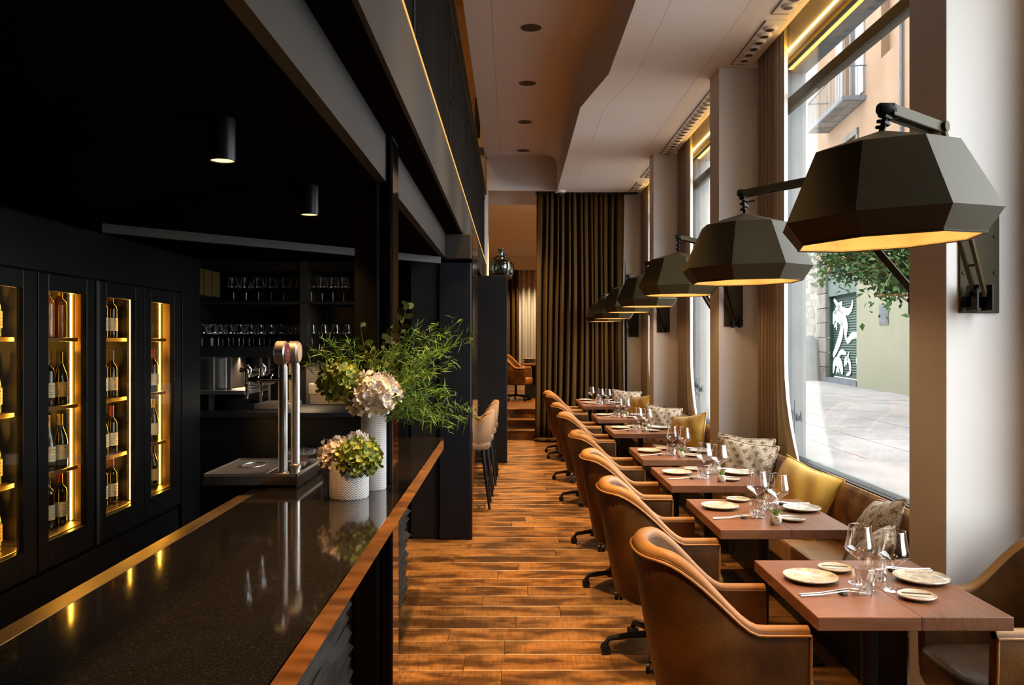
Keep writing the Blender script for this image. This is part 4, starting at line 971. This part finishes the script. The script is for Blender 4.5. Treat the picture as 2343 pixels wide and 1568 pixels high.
for k, (nm, pr, bm, lm, cm) in enumerate(KINDS):
    o = MB().lathe(pr, 18).build('wine_bottle', bm, None, smooth=45)
    if lm:
        r_ = pr[4][0] + .0006; lb = MB().shell([(r_, .045), (r_, .128)], 22).build('bottle_label', lm, o, smooth=60, fix=False)
        m = MB()
        for zz, hw in ((.108, .5), (.092, .35), (.074, .55), (.060, .42)):
            for j in range(8):
                q0, q1 = -hw + hw * 2 * j / 8, -hw + hw * 2 * (j + 1) / 8
                if j % 3 == 2: continue
                m.add([((r_ + .0004) * math.cos(q), (r_ + .0004) * math.sin(q), z_) for z_ in (zz, zz + .004) for q in (q0, q1)], [(0, 1, 3, 2)])
        m.build('label_print', inkm, lb, fix=False)
    MB().lathe([(.0160, .238), (.0152, .286), (.0164, .289), (.0164, .300), (.0, .3012)], 16).build('capsule', cm, o, smooth=50)
    tag(o, nm, 'bottle', 'bottles in the wine cabinets'); proto.append([o, True])
CAB = ['wine cabinet at the picture edge of the row', 'third wine cabinet from the back bar', 'second wine cabinet from the back bar', 'wine cabinet closest to the back bar']
SHN = ['bottom', 'third', 'second', 'top']
def add_bottle(kd, x, yy, z, rz, lab):
    p = proto[kd]
    if p[1]: o = p[0]; p[1] = False
    else: o = dup(p[0])
    o.location = (x, yy, z); o.rotation_euler = (0, 0, rz); o['label'] = lab
SHZ = [.66, .985, 1.34, 1.72]
PLAN = [[(4, 4, 1), (0, 0, 5), (5, 5, 1), (5, 5, 5)], [(1, 2, 1, 2), (0, 0, 4, 0), (4, 2, 0, 4), (3, 3, 3, 3)], [(1, 2), (1, 0, 1), (2, 1), (1, 2, 1)], [(4, 2), (0, ), (1, 1), ()]]
for c in range(4):
    y0 = 3.60 + .6125 * c; y1 = y0 + .6125
    t = thing('wine_cabinet', '%s, black framed glass door, lit yellow inside' % CAB[c], 'wine cabinet', (0, 0, 0), 0, 'wine cabinets behind the bar')
    MB().box(-2.98, -2.96, y0, y1, .50, 2.06).box(-2.96, XF - .04, y0, y0 + .015, .50, 2.06).box(-2.96, XF - .04, y1 - .015, y1, .50, 2.06).box(-2.96, XF - .04, y0 + .015, y1 - .015, 2.035, 2.06).box(-2.96, XF - .04, y0 + .015, y1 - .015, .50, .645).build('carcass', cabm, t)
    d = MB().box(XF - .035, XF, y0 + .006, y0 + .10, .52, 2.05).box(XF - .035, XF, y1 - .125, y1 - .006, .52, 2.05).box(XF - .035, XF, y0 + .10, y1 - .125, 1.962, 2.05).box(XF - .035, XF, y0 + .10, y1 - .125, .52, .660).build('door_frame', cabm, t, bevel=.002)
    MB().box(XF - .020, XF - .012, y0 + .10, y1 - .125, .660, 1.962).build('door_glass', gl_fridge, t)
    if c == 2: MB().box(XF, XF + .012, y0 - .035, y0 + .005, .52, 2.05).build('brushed_door_pull', steel, t, bevel=.003)
    for z in SHZ[1:]: MB().box(-2.93, XF - .10, y0 + .02, y1 - .03, z - .022, z).build('shelf', brass, t, bevel=.002)
    MB().box(-2.95, XF - .05, y0 + .018, y1 - .018, .646, .659).build('shelf', brass, t, bevel=.002)
    xl = (-2.485, -2.545, -2.482, -2.55)[c]
    MB().box(xl - .003, xl + .003, y1 - .027, y1 - .018, .665, 2.03).build('front_led_strip', ledf, t)
    MB().box(XF - .062, XF - .056, y0 + .022, y0 + .030, .665, 2.03).build('added_door_glow', ledf, t)  # added glowing strip, out of sight behind the door frame, to warm the labels
    MB().box(-2.945, -2.930, y0 + .018, y0 + .030, .665, 2.03).build('rear_led_strip', ledf, t)
    MB().box(xl + .02, XF - .042, y1 - .0165, y1 - .0150, .66, 2.03).build('gilt_side_trim', brass, t)
    MB().box(-2.959, -2.952, y0 + .017, y1 - .017, .66, 2.034).build('cabinet_back_liner', liner, t)
    for s in range(4):
        pl = PLAN[c][s]
        for j, kd in enumerate(pl):
            yy = y1 - .095 - j * .105; x = -2.57 - .012 * (j % 2)
            add_bottle(kd, x, yy, SHZ[s] + .0005, rnd.uniform(-.5, .3), '%s, %s shelf, %s bottle in front, %s' % ({0: 'green bottle', 1: 'red-capped bottle', 2: 'black bottle', 3: 'rosé bottle', 4: 'ochre-labelled bottle', 5: 'clear bottle'}[kd], SHN[s], ORD[j], CAB[c].replace(' of the row', '')))
        for j in range(len(pl) - 1 if c < 3 else 0):
            yy = y1 - .14 - j * .11
            add_bottle((2, 0, 4)[(j + s + c) % 3] if not (c == 1 and s == 3) else 3, -2.74, yy, SHZ[s] + .0005, rnd.uniform(-.5, .5), 'bottle, %s shelf, %s in the second row, %s' % (SHN[s], ORD[j], CAB[c].replace(' of the row', '')))

# ------------------------------------------------------------------ back bar
bb = thing('back_bar_shelving', 'black shelving wall behind the bar, filled with stemmed glasses', 'shelving')
YB = 7.40
MB().box(-3.2, -.88, 7.95, 8.02, 1.105, 2.41).build('back_panel', cabm, bb)
MB().box(-3.0, -.88, YB, 7.95, 2.028, 2.054).build('shelf', black, bb, bevel=.002)
MB().box(-3.0, -.88, YB, 7.95, 1.556, 1.653).build('shelf', black, bb, bevel=.002)
MB().box(-1.875, -1.815, YB - .02, 7.95, 1.653, 2.028).box(-1.875, -1.815, YB - .02, 7.95, 2.054, 2.41).build('divider', steel, bb)
MB().box(-3.0, -.88, YB, 7.95, 2.33, 2.41).build('top_rail', black, bb)
MB().box(-3.1, -2.78, YB - .02, 7.95, 1.105, 2.41).build('side_panel', cabm, bb)
MB().box(-1.95, -1.78, 7.90, 7.95, 1.10, 1.556).build('support_panel', steel, bb)
db = thing('steel_lintel', 'slanting dark steel lintel below the bar ceiling', 'beam')
MB().bar((-2.46, 4.98, 2.378), (-.60, 6.95, 2.378), .04, .055).build('lintel_bar', steel, db)
wb = thing('wall_box', 'brass-toned box with two pale stripes beside the glass shelves', 'box', (0, 0, 0))
MB().box(-2.62, -2.46, 6.45, 7.02, 2.07, 2.28).build('box_body', M('old_gold_lacquer', (.075, .052, .014), .4, .3, col2=(.06, .042, .011), scale=4), wb)
for yy in (6.62, 6.80): MB().box(-2.46, -2.456, yy, yy + .03, 2.07, 2.28).build('pale_stripe', brass, wb)
wp2 = [(r * .86, z * .86) for r, z in wine_prof()]
wq = make_wine('x', group='wine glasses on the back bar', n=16); wq2 = make_wine('x', group='wine glasses on the back bar', prof=wp2, n=16)
fq = [True, True]
def shelf_glass(k, x, yy, z, lab):
    o = (wq, wq2)[k]
    if fq[k]: fq[k] = False
    else: o = dup(o)
    o.location = (x, yy, z); o['label'] = lab
for j in range(6): shelf_glass(0, at(535 + j * 28.5, 0, 7.55).x, 7.55, 2.0545, '%s tall glass on the upper shelf, counted from the brass box' % ORD[j])
for j in range(4): shelf_glass(0, at(713 + j * 24.5, 0, 7.55).x, 7.55, 2.0545, '%s tall glass on the upper shelf, beyond the divider' % ORD[j])
for j in range(9): shelf_glass(1, at(500 + j * 23.5, 0, 7.55).x, 7.55, 1.6535, '%s smaller glass in the front row of the lower shelf' % ORD[j])
for j in range(8): shelf_glass(1, at(510 + j * 23.5, 0, 7.78).x, 7.78, 1.6535, '%s smaller glass in the second row of the lower shelf' % ORD[j])
for j in range(4): shelf_glass(1, at(714 + j * 27, 0, 7.55).x, 7.55, 1.6535, '%s smaller glass on the lower shelf, beyond the divider' % ORD[j])
for j, x in enumerate((462, 474, 487)): shelf_glass(1, at(x, 0, 7.47).x, 7.47 + .1 * (j % 2), 1.6535, '%s glass at the dark end of the lower shelf' % ORD[j])
shelf_glass(0, at(938, 0, 7.6).x, 7.6, 2.0545, 'single tall glass behind the steel column')
# work counter under the shelves with its steel equipment
wc = thing('back_counter', 'black work counter below the glass shelves', 'counter')
MB().box(-3.0, -.88, 6.95, 7.94, 1.06, 1.10).build('worktop', black, wc, bevel=.002)
MB().box(-3.0, -.88, 7.0, 7.94, 0, 1.06).build('counter_front', cabm, wc)
MB().box(-1.9, -1.0, 6.3, 6.95, .72, .76).build('lower_shelf', steel, wc, bevel=.002)
MB().box(-1.75, -.98, 6.32, 6.34, .76, .84).build('steel_rail', inox, wc)
em = thing('espresso_machine', 'steel espresso machine partly hidden at the dark end of the back counter', 'coffee machine', (0, 0, 0))
MB().box(-2.85, -2.50, 7.30, 7.85, 1.28, 1.56).build('machine_body', inox, em, bevel=.01)
for k in range(3): MB().tube([(-2.77 + k * .02, 7.302, 1.455), (-2.77 + k * .02, 7.296, 1.455)], .005, 8).build('button', holem, em)
MB().box(-2.85, -2.28, 7.12, 7.85, 1.24, 1.275).build('machine_tray', inox, em, bevel=.004)
MB().box(-2.62, -2.58, 7.2, 7.24, 1.10, 1.56).box(-2.46, -2.43, 7.2, 7.23, 1.275, 1.56).build('frame_post', inox, em)
MB().box(-2.40, -2.22, 7.5, 7.8, 1.30, 1.40).box(-2.40, -2.22, 7.5, 7.8, 1.43, 1.44).build('cup_rack', inox, em)
for k in range(9):
    o = MB().lathe([(0, 0), (.09, 0), (.14, .016), (.142, .019), (.088, .005), (0, .005)], 28).build('black_plate', black, None, loc=(-2.45 + (.02 if k > 4 else 0), 7.30, 1.101 + .0115 * k), smooth=40)
    tag(o, '%s black plate from the bottom of the stack on the back counter' % ORD[k], 'plate', 'stacked black plates')
sb = thing('bar_blender_frame', 'square glass and steel frame beside the plate stack', 'appliance')
m = MB()
for x in (-2.24, -1.98):
    for yy in (7.4, 7.66): m.box(x, x + .018, yy, yy + .018, 1.10, 1.55)
m.build('corner_post', inox, sb); MB().box(-2.24, -1.962, 7.4, 7.678, 1.20, 1.212).build('glass_shelf', gl_fridge, sb)
MB().box(-2.26, -1.94, 7.3, 7.7, 1.101, 1.15).build('frame_base', inox, sb, bevel=.004)
sk = thing('steel_splashback', 'brushed steel splash panels under the glass shelves', 'panel')
for k, (x0, x1_) in enumerate(((-1.90, -1.35), (-1.34, -.76))):
    MB().box(x0, x1_, 7.86, 7.90, 1.10, 1.20).build('steel_panel', inox, sk, bevel=.003); MB().box(x0, x1_, 7.80, 7.90, 1.205, 1.30).build('steel_panel', inox, sk, bevel=.003)
spot('back_counter_fill', (-1.9, 7.75, 1.545), 34, (1, .72, .46), 150, 1, .05); spot('back_counter_fill', (-2.5, 7.65, 1.545), 34, (1, .72, .46), 150, 1, .05)  # added fill light under the shelf to brighten glasses and steel, no fitting
# black tower at the end of the bar
tw = thing('black_cupboard_tower', 'tall black cupboard with a bronze end, past the bar counter', 'cupboard')
MB().box(-.617, -.335, 7.10, 8.20, 0, 2.375).build('cupboard_body', bluesteel, tw, bevel=.012)
MB().box(-.86, -.625, 7.13, 8.20, 0, 2.40).build('side_panel', black, tw, bevel=.004)
MB().box(-.333, -.328, 7.11, 8.20, .002, 2.66).build('bronze_end_plate', copper, tw)
MB().box(-.562, -.335, 7.06, 8.20, 2.40, 2.615).build('head_box', steel, tw, bevel=.01)
MB().box(-.95, -.562, 7.08, 7.2, 2.405, 2.46).build('head_rail', steel, tw)
# dark partition with the demijohns, side bar with stools
pt_ = thing('dark_partition', 'black partition block carrying two glass demijohns', 'partition')
MB().box(-.62, -.055, 11.58, 12.4, 0, 2.615).build('partition_body', steel if False else black, pt_, bevel=.006)
MB().box(-.054, -.050, 11.6, 12.4, 0, 2.60).build('bronze_edge', copper, pt_)
sd = thing('side_bar', 'narrow oak-topped side bar along which the tan stools stand', 'counter')
MB().box(-.95, -.50, 8.25, 11.5, .88, .92).build('bar_top', tabm, sd, bevel=.003)
MB().box(-.95, -.72, 8.25, 11.5, 0, .88).build('bar_front', cabm, sd)
MB().box(-1.0, -.95, 8.2, 12.4, 0, 2.41).build('bar_back_wall', black, sd)
spot('side_bar_lamp', (-.62, 9.2, 2.40), 70, WARM, 90, .8, .03); spot('side_bar_lamp', (-.62, 10.6, 2.40), 70, WARM, 90, .8, .03)
def make_stool(label):
    t = thing('bar_stool', label, 'stool', (0, 0, 0), 0, 'stools along the side bar')
    n = 26; vs = []; pn = 8; top = []
    for k in range(n + 1):
        s = k / n * 2 - 1; q = s * R(125); x = .205 * math.cos(q); y_ = .215 * math.sin(q)
        h = .70 + .225 * sm((x + .05) / .22) + .02
        nx, ny = math.cos(q), math.sin(q); fl = lambda z: .84 + .16 * min(1, max(0, (z - .58) / .3))
        for z, d in ((.60, -.02), (.615, 0), (.72, .004), (h - .015, 0), (h, -.014), (h - .012, -.032), (.72, -.036), (.60, -.036)): vs.append((x * fl(z) + nx * d, y_ * fl(z) + ny * d, z))
    fs = [(k * pn + j, k * pn + (j + 1) % pn, (k + 1) * pn + (j + 1) % pn, (k + 1) * pn + j) for k in range(n) for j in range(pn)] + [tuple(range(pn)), tuple(n * pn + j for j in reversed(range(pn)))]
    MB().add(vs, fs).build('tub_back', suede, t, smooth=50)
    MB().lathe([(0, .59), (.17, .59), (.19, .61), (.19, .66), (.17, .68), (0, .685)], 24).build('seat', suede, t, smooth=50)
    for sx, sy in ((1, 1), (1, -1), (-1, 1), (-1, -1)):
        MB().tube([(.11 * sx, .12 * sy, .60), (.185 * sx, .195 * sy, 0)], [.02, .013], 10).build('leg', black, t, smooth=60)
    r_ = .155
    MB().tube([(r_ * a, (r_ + .008) * b, .26) for a, b in ((1, 1), (1, -1), (-1, -1), (-1, 1), (1, 1))], .010, 8).build('footrest', bronze, t, smooth=60)
    return t
st0 = None
for j, (x, yy) in enumerate(((-.40, 8.58), (-.385, 9.28), (-.365, 9.98), (-.355, 10.65))):
    lb = '%s tan suede bar stool from the black cupboard tower' % ORD[j]
    if j == 0: st0 = make_stool(lb); st0.location = (x, yy, 0)
    else: dup(st0, (x, yy, 0), 0, lb)
def demijohn(label, loc, s, mat):
    o = MB().shell([(r * s, z * s) for r, z in ((0, .02), (.09, .004), (.115, .0), (.135, .02), (.160, .09), (.162, .15), (.150, .21), (.115, .26), (.06, .29), (.036, .30), (.034, .37), (.045, .385), (.046, .395), (.040, .395))], 32).build('glass_demijohn', mat, None, loc=loc, smooth=60, fix=False)
    return tag(o, label, 'bottle', 'demijohns on the partition')
demijohn('grey-green glass demijohn with a short neck on the black partition', (-.145, 11.76, 2.6155), 1.0, gl_demi)
demijohn('darker glass demijohn peeking out behind the other on the partition', (-.10, 12.18, 2.6155), .95, glassy('smoked_glass', (.16, .12, .11), .09, 2.4, .75, .03))
for j, (x, yy) in enumerate(((-.922, 2.655), (-.92, 3.79))):
    t = thing('surface_spotlight', ['black cylinder spotlight over the drip tray side of the bar', 'black cylinder spotlight beside the steel column'][j], 'spotlight', (x, yy, 2.41), 0, 'cylinder spotlights on the bar ceiling')
    MB().shell([(0, 0), (.0405, 0), (.0405, -.134), (.036, -.134), (.034, -.05)], 28).build('cylinder', bluesteel, t, smooth=40)
    MB().shell([(.036, -.131), (0, -.118)], 24).build('glowing_reflector', spotm, t, smooth=60)

# ------------------------------------------------------------------ flowers on the bar
def vase(label, loc, r, h):
    o = MB().shell([(0, .004), (r * .96, .004), (r * .96, 0), (r, .006), (r, h - .004), (r * .985, h), (r * .95, h - .004), (r * .94, .02), (0, .012)], 48).build('chevron_vase', chev, None, loc=loc, smooth=40)
    return tag(o, label, 'vase', 'white chevron vases on the bar')
V1, V2 = Vector((-.664, 3.41, CT + .0003)), Vector((-.595, 3.60, CT + .0003))
vase('short wide white chevron vase holding low hydrangeas', V1, .080, .155)
vase('tall slim white chevron vase holding ferns and hydrangeas', V2, .0545, .335)
def floret_mesh(s, cup):
    m = MB()
    for k in range(4):
        a = k * PI / 2; c, s_ = math.cos(a), math.sin(a)
        for (u0, u1, w0, w1, z0, z1) in ((.12, .55, .18, .52, 0, cup * .25), (.55, .9, .52, .42, cup * .25, cup * .8), (.9, 1.05, .42, .12, cup * .8, cup)):
            q = [(u0, -w0, z0), (u1, -w1, z1), (u1, w1, z1 + .05), (u0, w0, z0 + .05)]
            m.add([((x * c - y_ * s_) * s, (x * s_ + y_ * c) * s, z * s) for x, y_, z in q], [(0, 1, 2, 3)])
    return m
def hydrangea(label, ctr, r, mat, stem_to, n=80, squash=.85, seed=1):
    t = thing('hydrangea', label, 'flower', ctr, 0, 'hydrangea heads on the bar')
    r1 = random.Random(seed); me = [floret_mesh(.0155 * (r / .075) ** .5, cu).mesh('floret', mat, 60) for cu in (.3, .55, .8)]
    MB().lathe([(0, -r * .72 * squash), (r * .6, -r * .5 * squash), (r * .74, 0), (r * .6, r * .5 * squash), (0, r * .72 * squash)], 14).build('flower_core', mat, t, smooth=60)
    MB().tube([(0, 0, -r * .4), tuple((Vector(stem_to) - Vector(ctr)) * .5 + Vector((0, 0, -.01))), tuple(Vector(stem_to) - Vector(ctr))], .004, 6).build('stem', green, t, smooth=60)
    g = PI * (3 - math.sqrt(5))
    for k in range(n):
        z = 1 - (k + .5) / n * 1.9; q = math.sqrt(max(0, 1 - z * z)); a = k * g
        d = Vector((q * math.cos(a), q * math.sin(a), z)); p = d * r * r1.uniform(.76, .99); p.z *= squash
        nrm = (d + Vector((r1.uniform(-.7, .7), r1.uniform(-.7, .7), r1.uniform(-.7, .7)))).normalized()
        o = put('floret', me[k % 3], t, p, nrm.to_track_quat('Z', 'Y').to_euler()); o.rotation_euler.rotate_axis('Z', r1.uniform(0, 3))
    return t
top1 = V1 + Vector((0, 0, .13)); top2 = V2 + Vector((0, 0, .31))
hydrangea('cream hydrangea leaning out of the short vase', tuple(V1 + Vector((-.048, .02, .175))), .080, petW, top1, 100, .85, 1)
hydrangea('second cream hydrangea behind the low lime hydrangea', tuple(V1 + Vector((.012, .075, .200))), .066, petW, top1, 60, .85, 2)
hydrangea('lime hydrangea hanging over the rim of the short vase', tuple(V1 + Vector((.052, -.045, .168))), .090, petG, top1, 120, .9, 3)
hydrangea('lime hydrangea in the tall vase', tuple(V2 + Vector((-.118, -.115, .470))), .092, petG, top2, 110, 1.0, 4)
hydrangea('cream hydrangea at the mouth of the tall vase', tuple(V2 + Vector((.008, -.085, .415))), .118, petW, top2, 150, .8, 5)
fe = thing('asparagus_fern', 'airy bunch of bright green narrow-leaved fern sprays in the tall vase', 'plant', tuple(top2))
rf = random.Random(21)
def needle(m, p, d, L, w):
    d = d.normalized(); s_ = d.cross(Vector((rf.uniform(-1, 1), rf.uniform(-1, 1), rf.uniform(-1, 1)))).normalized(); bend = Vector((rf.uniform(-.3, .3), rf.uniform(-.3, .3), -rf.uniform(.05, .5)))
    p1 = p + d * L * .5 + bend * L * .12; p2 = p + d * L + bend * L * .45
    m.add([p - s_ * w * .3, p + s_ * w * .3, p1 + s_ * w * .5, p1 - s_ * w * .5, p2], [(0, 1, 2, 3), (3, 2, 4)])
STEMS = []
for (px, py, dy) in ((700, 830, -.05), (722, 800, .06), (745, 770, -.02), (735, 870, .02), (775, 815, .1), (790, 780, -.08), (765, 880, -.10), (1075, 770, .0), (1050, 735, .08), (1000, 745, -.06), (985, 800, .12), (1040, 830, -.10), (1065, 960, .02), (1030, 975, -.08),
                     (1000, 960, .10), (1085, 940, -.02), (960, 860, -.14), (1010, 890, .06), (975, 930, -.12), (940, 790, .14), (1020, 790, -.02), (960, 740, .05), (880, 830, .12), (850, 810, -.02), (905, 800, -.1), (1045, 905, .1), (990, 850, -.05), (930, 850, .05)):
    e = at(px, py, V2.y + dy); STEMS.append(e)
for e in STEMS:
    v = e - top2; m = MB(); mid = v * .5 + Vector((0, 0, .07 + .10 * max(0, -v.z + .12)))
    pts = [(Vector((0, 0, -.05)) * (1 - t) ** 2 + mid * 2 * t * (1 - t) + v * t * t) for t in [k / 12 for k in range(13)]]
    m.tube(pts, [.0022 - .0015 * k / 12 for k in range(13)], 4)
    for k in range(95):
        t = rf.uniform(.30, 1.0); i = min(int(t * 12), 11); p = pts[i].lerp(pts[i + 1], t * 12 - i); dr = (pts[i + 1] - pts[i]).normalized()
        d = dr * rf.uniform(.1, .9) + Vector((rf.gauss(0, .7), rf.gauss(0, .7), rf.gauss(.1, .6)))
        needle(m, p + Vector((rf.gauss(0, .012), rf.gauss(0, .012), rf.gauss(0, .012))), d, rf.uniform(.03, .062), rf.uniform(.003, .0055))
    m.build('fern_spray', green, fe, fix=False)
tg = thing('leafy_twig_bunch', 'upright twigs with small rounded leaves rising from the tall vase', 'plant', tuple(top2))
for (px, py, dy, n_) in ((945, 690, .02, 26), (912, 740, -.05, 16), (835, 735, .04, 12), (862, 790, -.06, 12), (895, 770, .06, 18)):
    v = at(px, py, V2.y + dy) - top2; m = MB()
    pts = [Vector((0, 0, -.05)) + (v - Vector((0, 0, -.05))) * t + Vector((.02 * math.sin(t * 5), .01 * math.sin(t * 4), 0)) for t in [k / 10 for k in range(11)]]
    m.tube(pts, [.003 - .002 * k / 10 for k in range(11)], 5); tw_ = m.build('twig', stemm, tg, smooth=60)
    m = MB()
    for k in range(n_):
        t = .35 + .65 * k / n_; i = min(int(t * 10), 9); p = pts[i].lerp(pts[i + 1], t * 10 - i); L = rf.uniform(.026, .048)
        a = k * 2.4; d = Vector((math.cos(a), math.sin(a) * .6, rf.uniform(.1, .8))).normalized(); s_ = d.cross(Vector((rf.uniform(-.5, .5), 1, .2))).normalized()
        m.add([p, p + d * L * .35 + s_ * L * .3, p + d * L * .75 + s_ * L * .26, p + d * L, p + d * L * .75 - s_ * L * .26, p + d * L * .35 - s_ * L * .3], [(0, 1, 2, 3, 4, 5)])
    m.build('twig_leaves', greenD, tw_, fix=False)

# ------------------------------------------------------------------ back room furniture
bt_ = thing('back_room_table', 'dark oak table with a stack of plates in the raised back room', 'table', (.95, 17.9, .49))
MB().box(-.72, .72, -.45, .45, .70, .75).build('tabletop', tabm, bt_, bevel=.004)
for sx in (-.45, .45): MB().box(sx - .2, sx + .2, -.2, .2, 0, .70).build('table_base', black, bt_, bevel=.01)
for k in range(4):
    o = MB().lathe([(0, 0), (.10, 0), (.16, .018), (.162, .022), (.1, .006), (0, .006)], 28).build('serving_plate', ceramic2 if k % 2 else black, None, loc=(.40, 17.75, 1.2405 + .022 * k), smooth=40)
    tag(o, '%s plate from the bottom of the stack on the back room table' % ORD[k], 'plate', 'plates stacked in the back room')
bo = thing('window_curtain', 'cream full-length curtain on the back room end wall', 'curtain')
drape('curtain_panel', lambda u, v: (.24 + 2.4 * u, 24.60 + .07 * math.sin(2 * PI * 14 * u)), .5, 3.80, 160, sheer, bo)
bo2 = thing('dark_curtain', 'dark brown curtain beside the cream curtain in the back room', 'curtain')
drape('curtain_panel', lambda u, v: (-.75 + .97 * u, 24.50 + .06 * math.sin(2 * PI * 7 * u)), .5, 3.80, 90, olivec, bo2)

for j, px in enumerate((668, 690, 712, 732)):
    o = dup(pt, (at(px, 0, 6.55).x, 6.55 + .05 * (j % 2), .7605), 0, '%s cut-crystal tumbler on the steel shelf under the back counter' % ORD[j]); o['group'] = 'tumblers under the back counter'
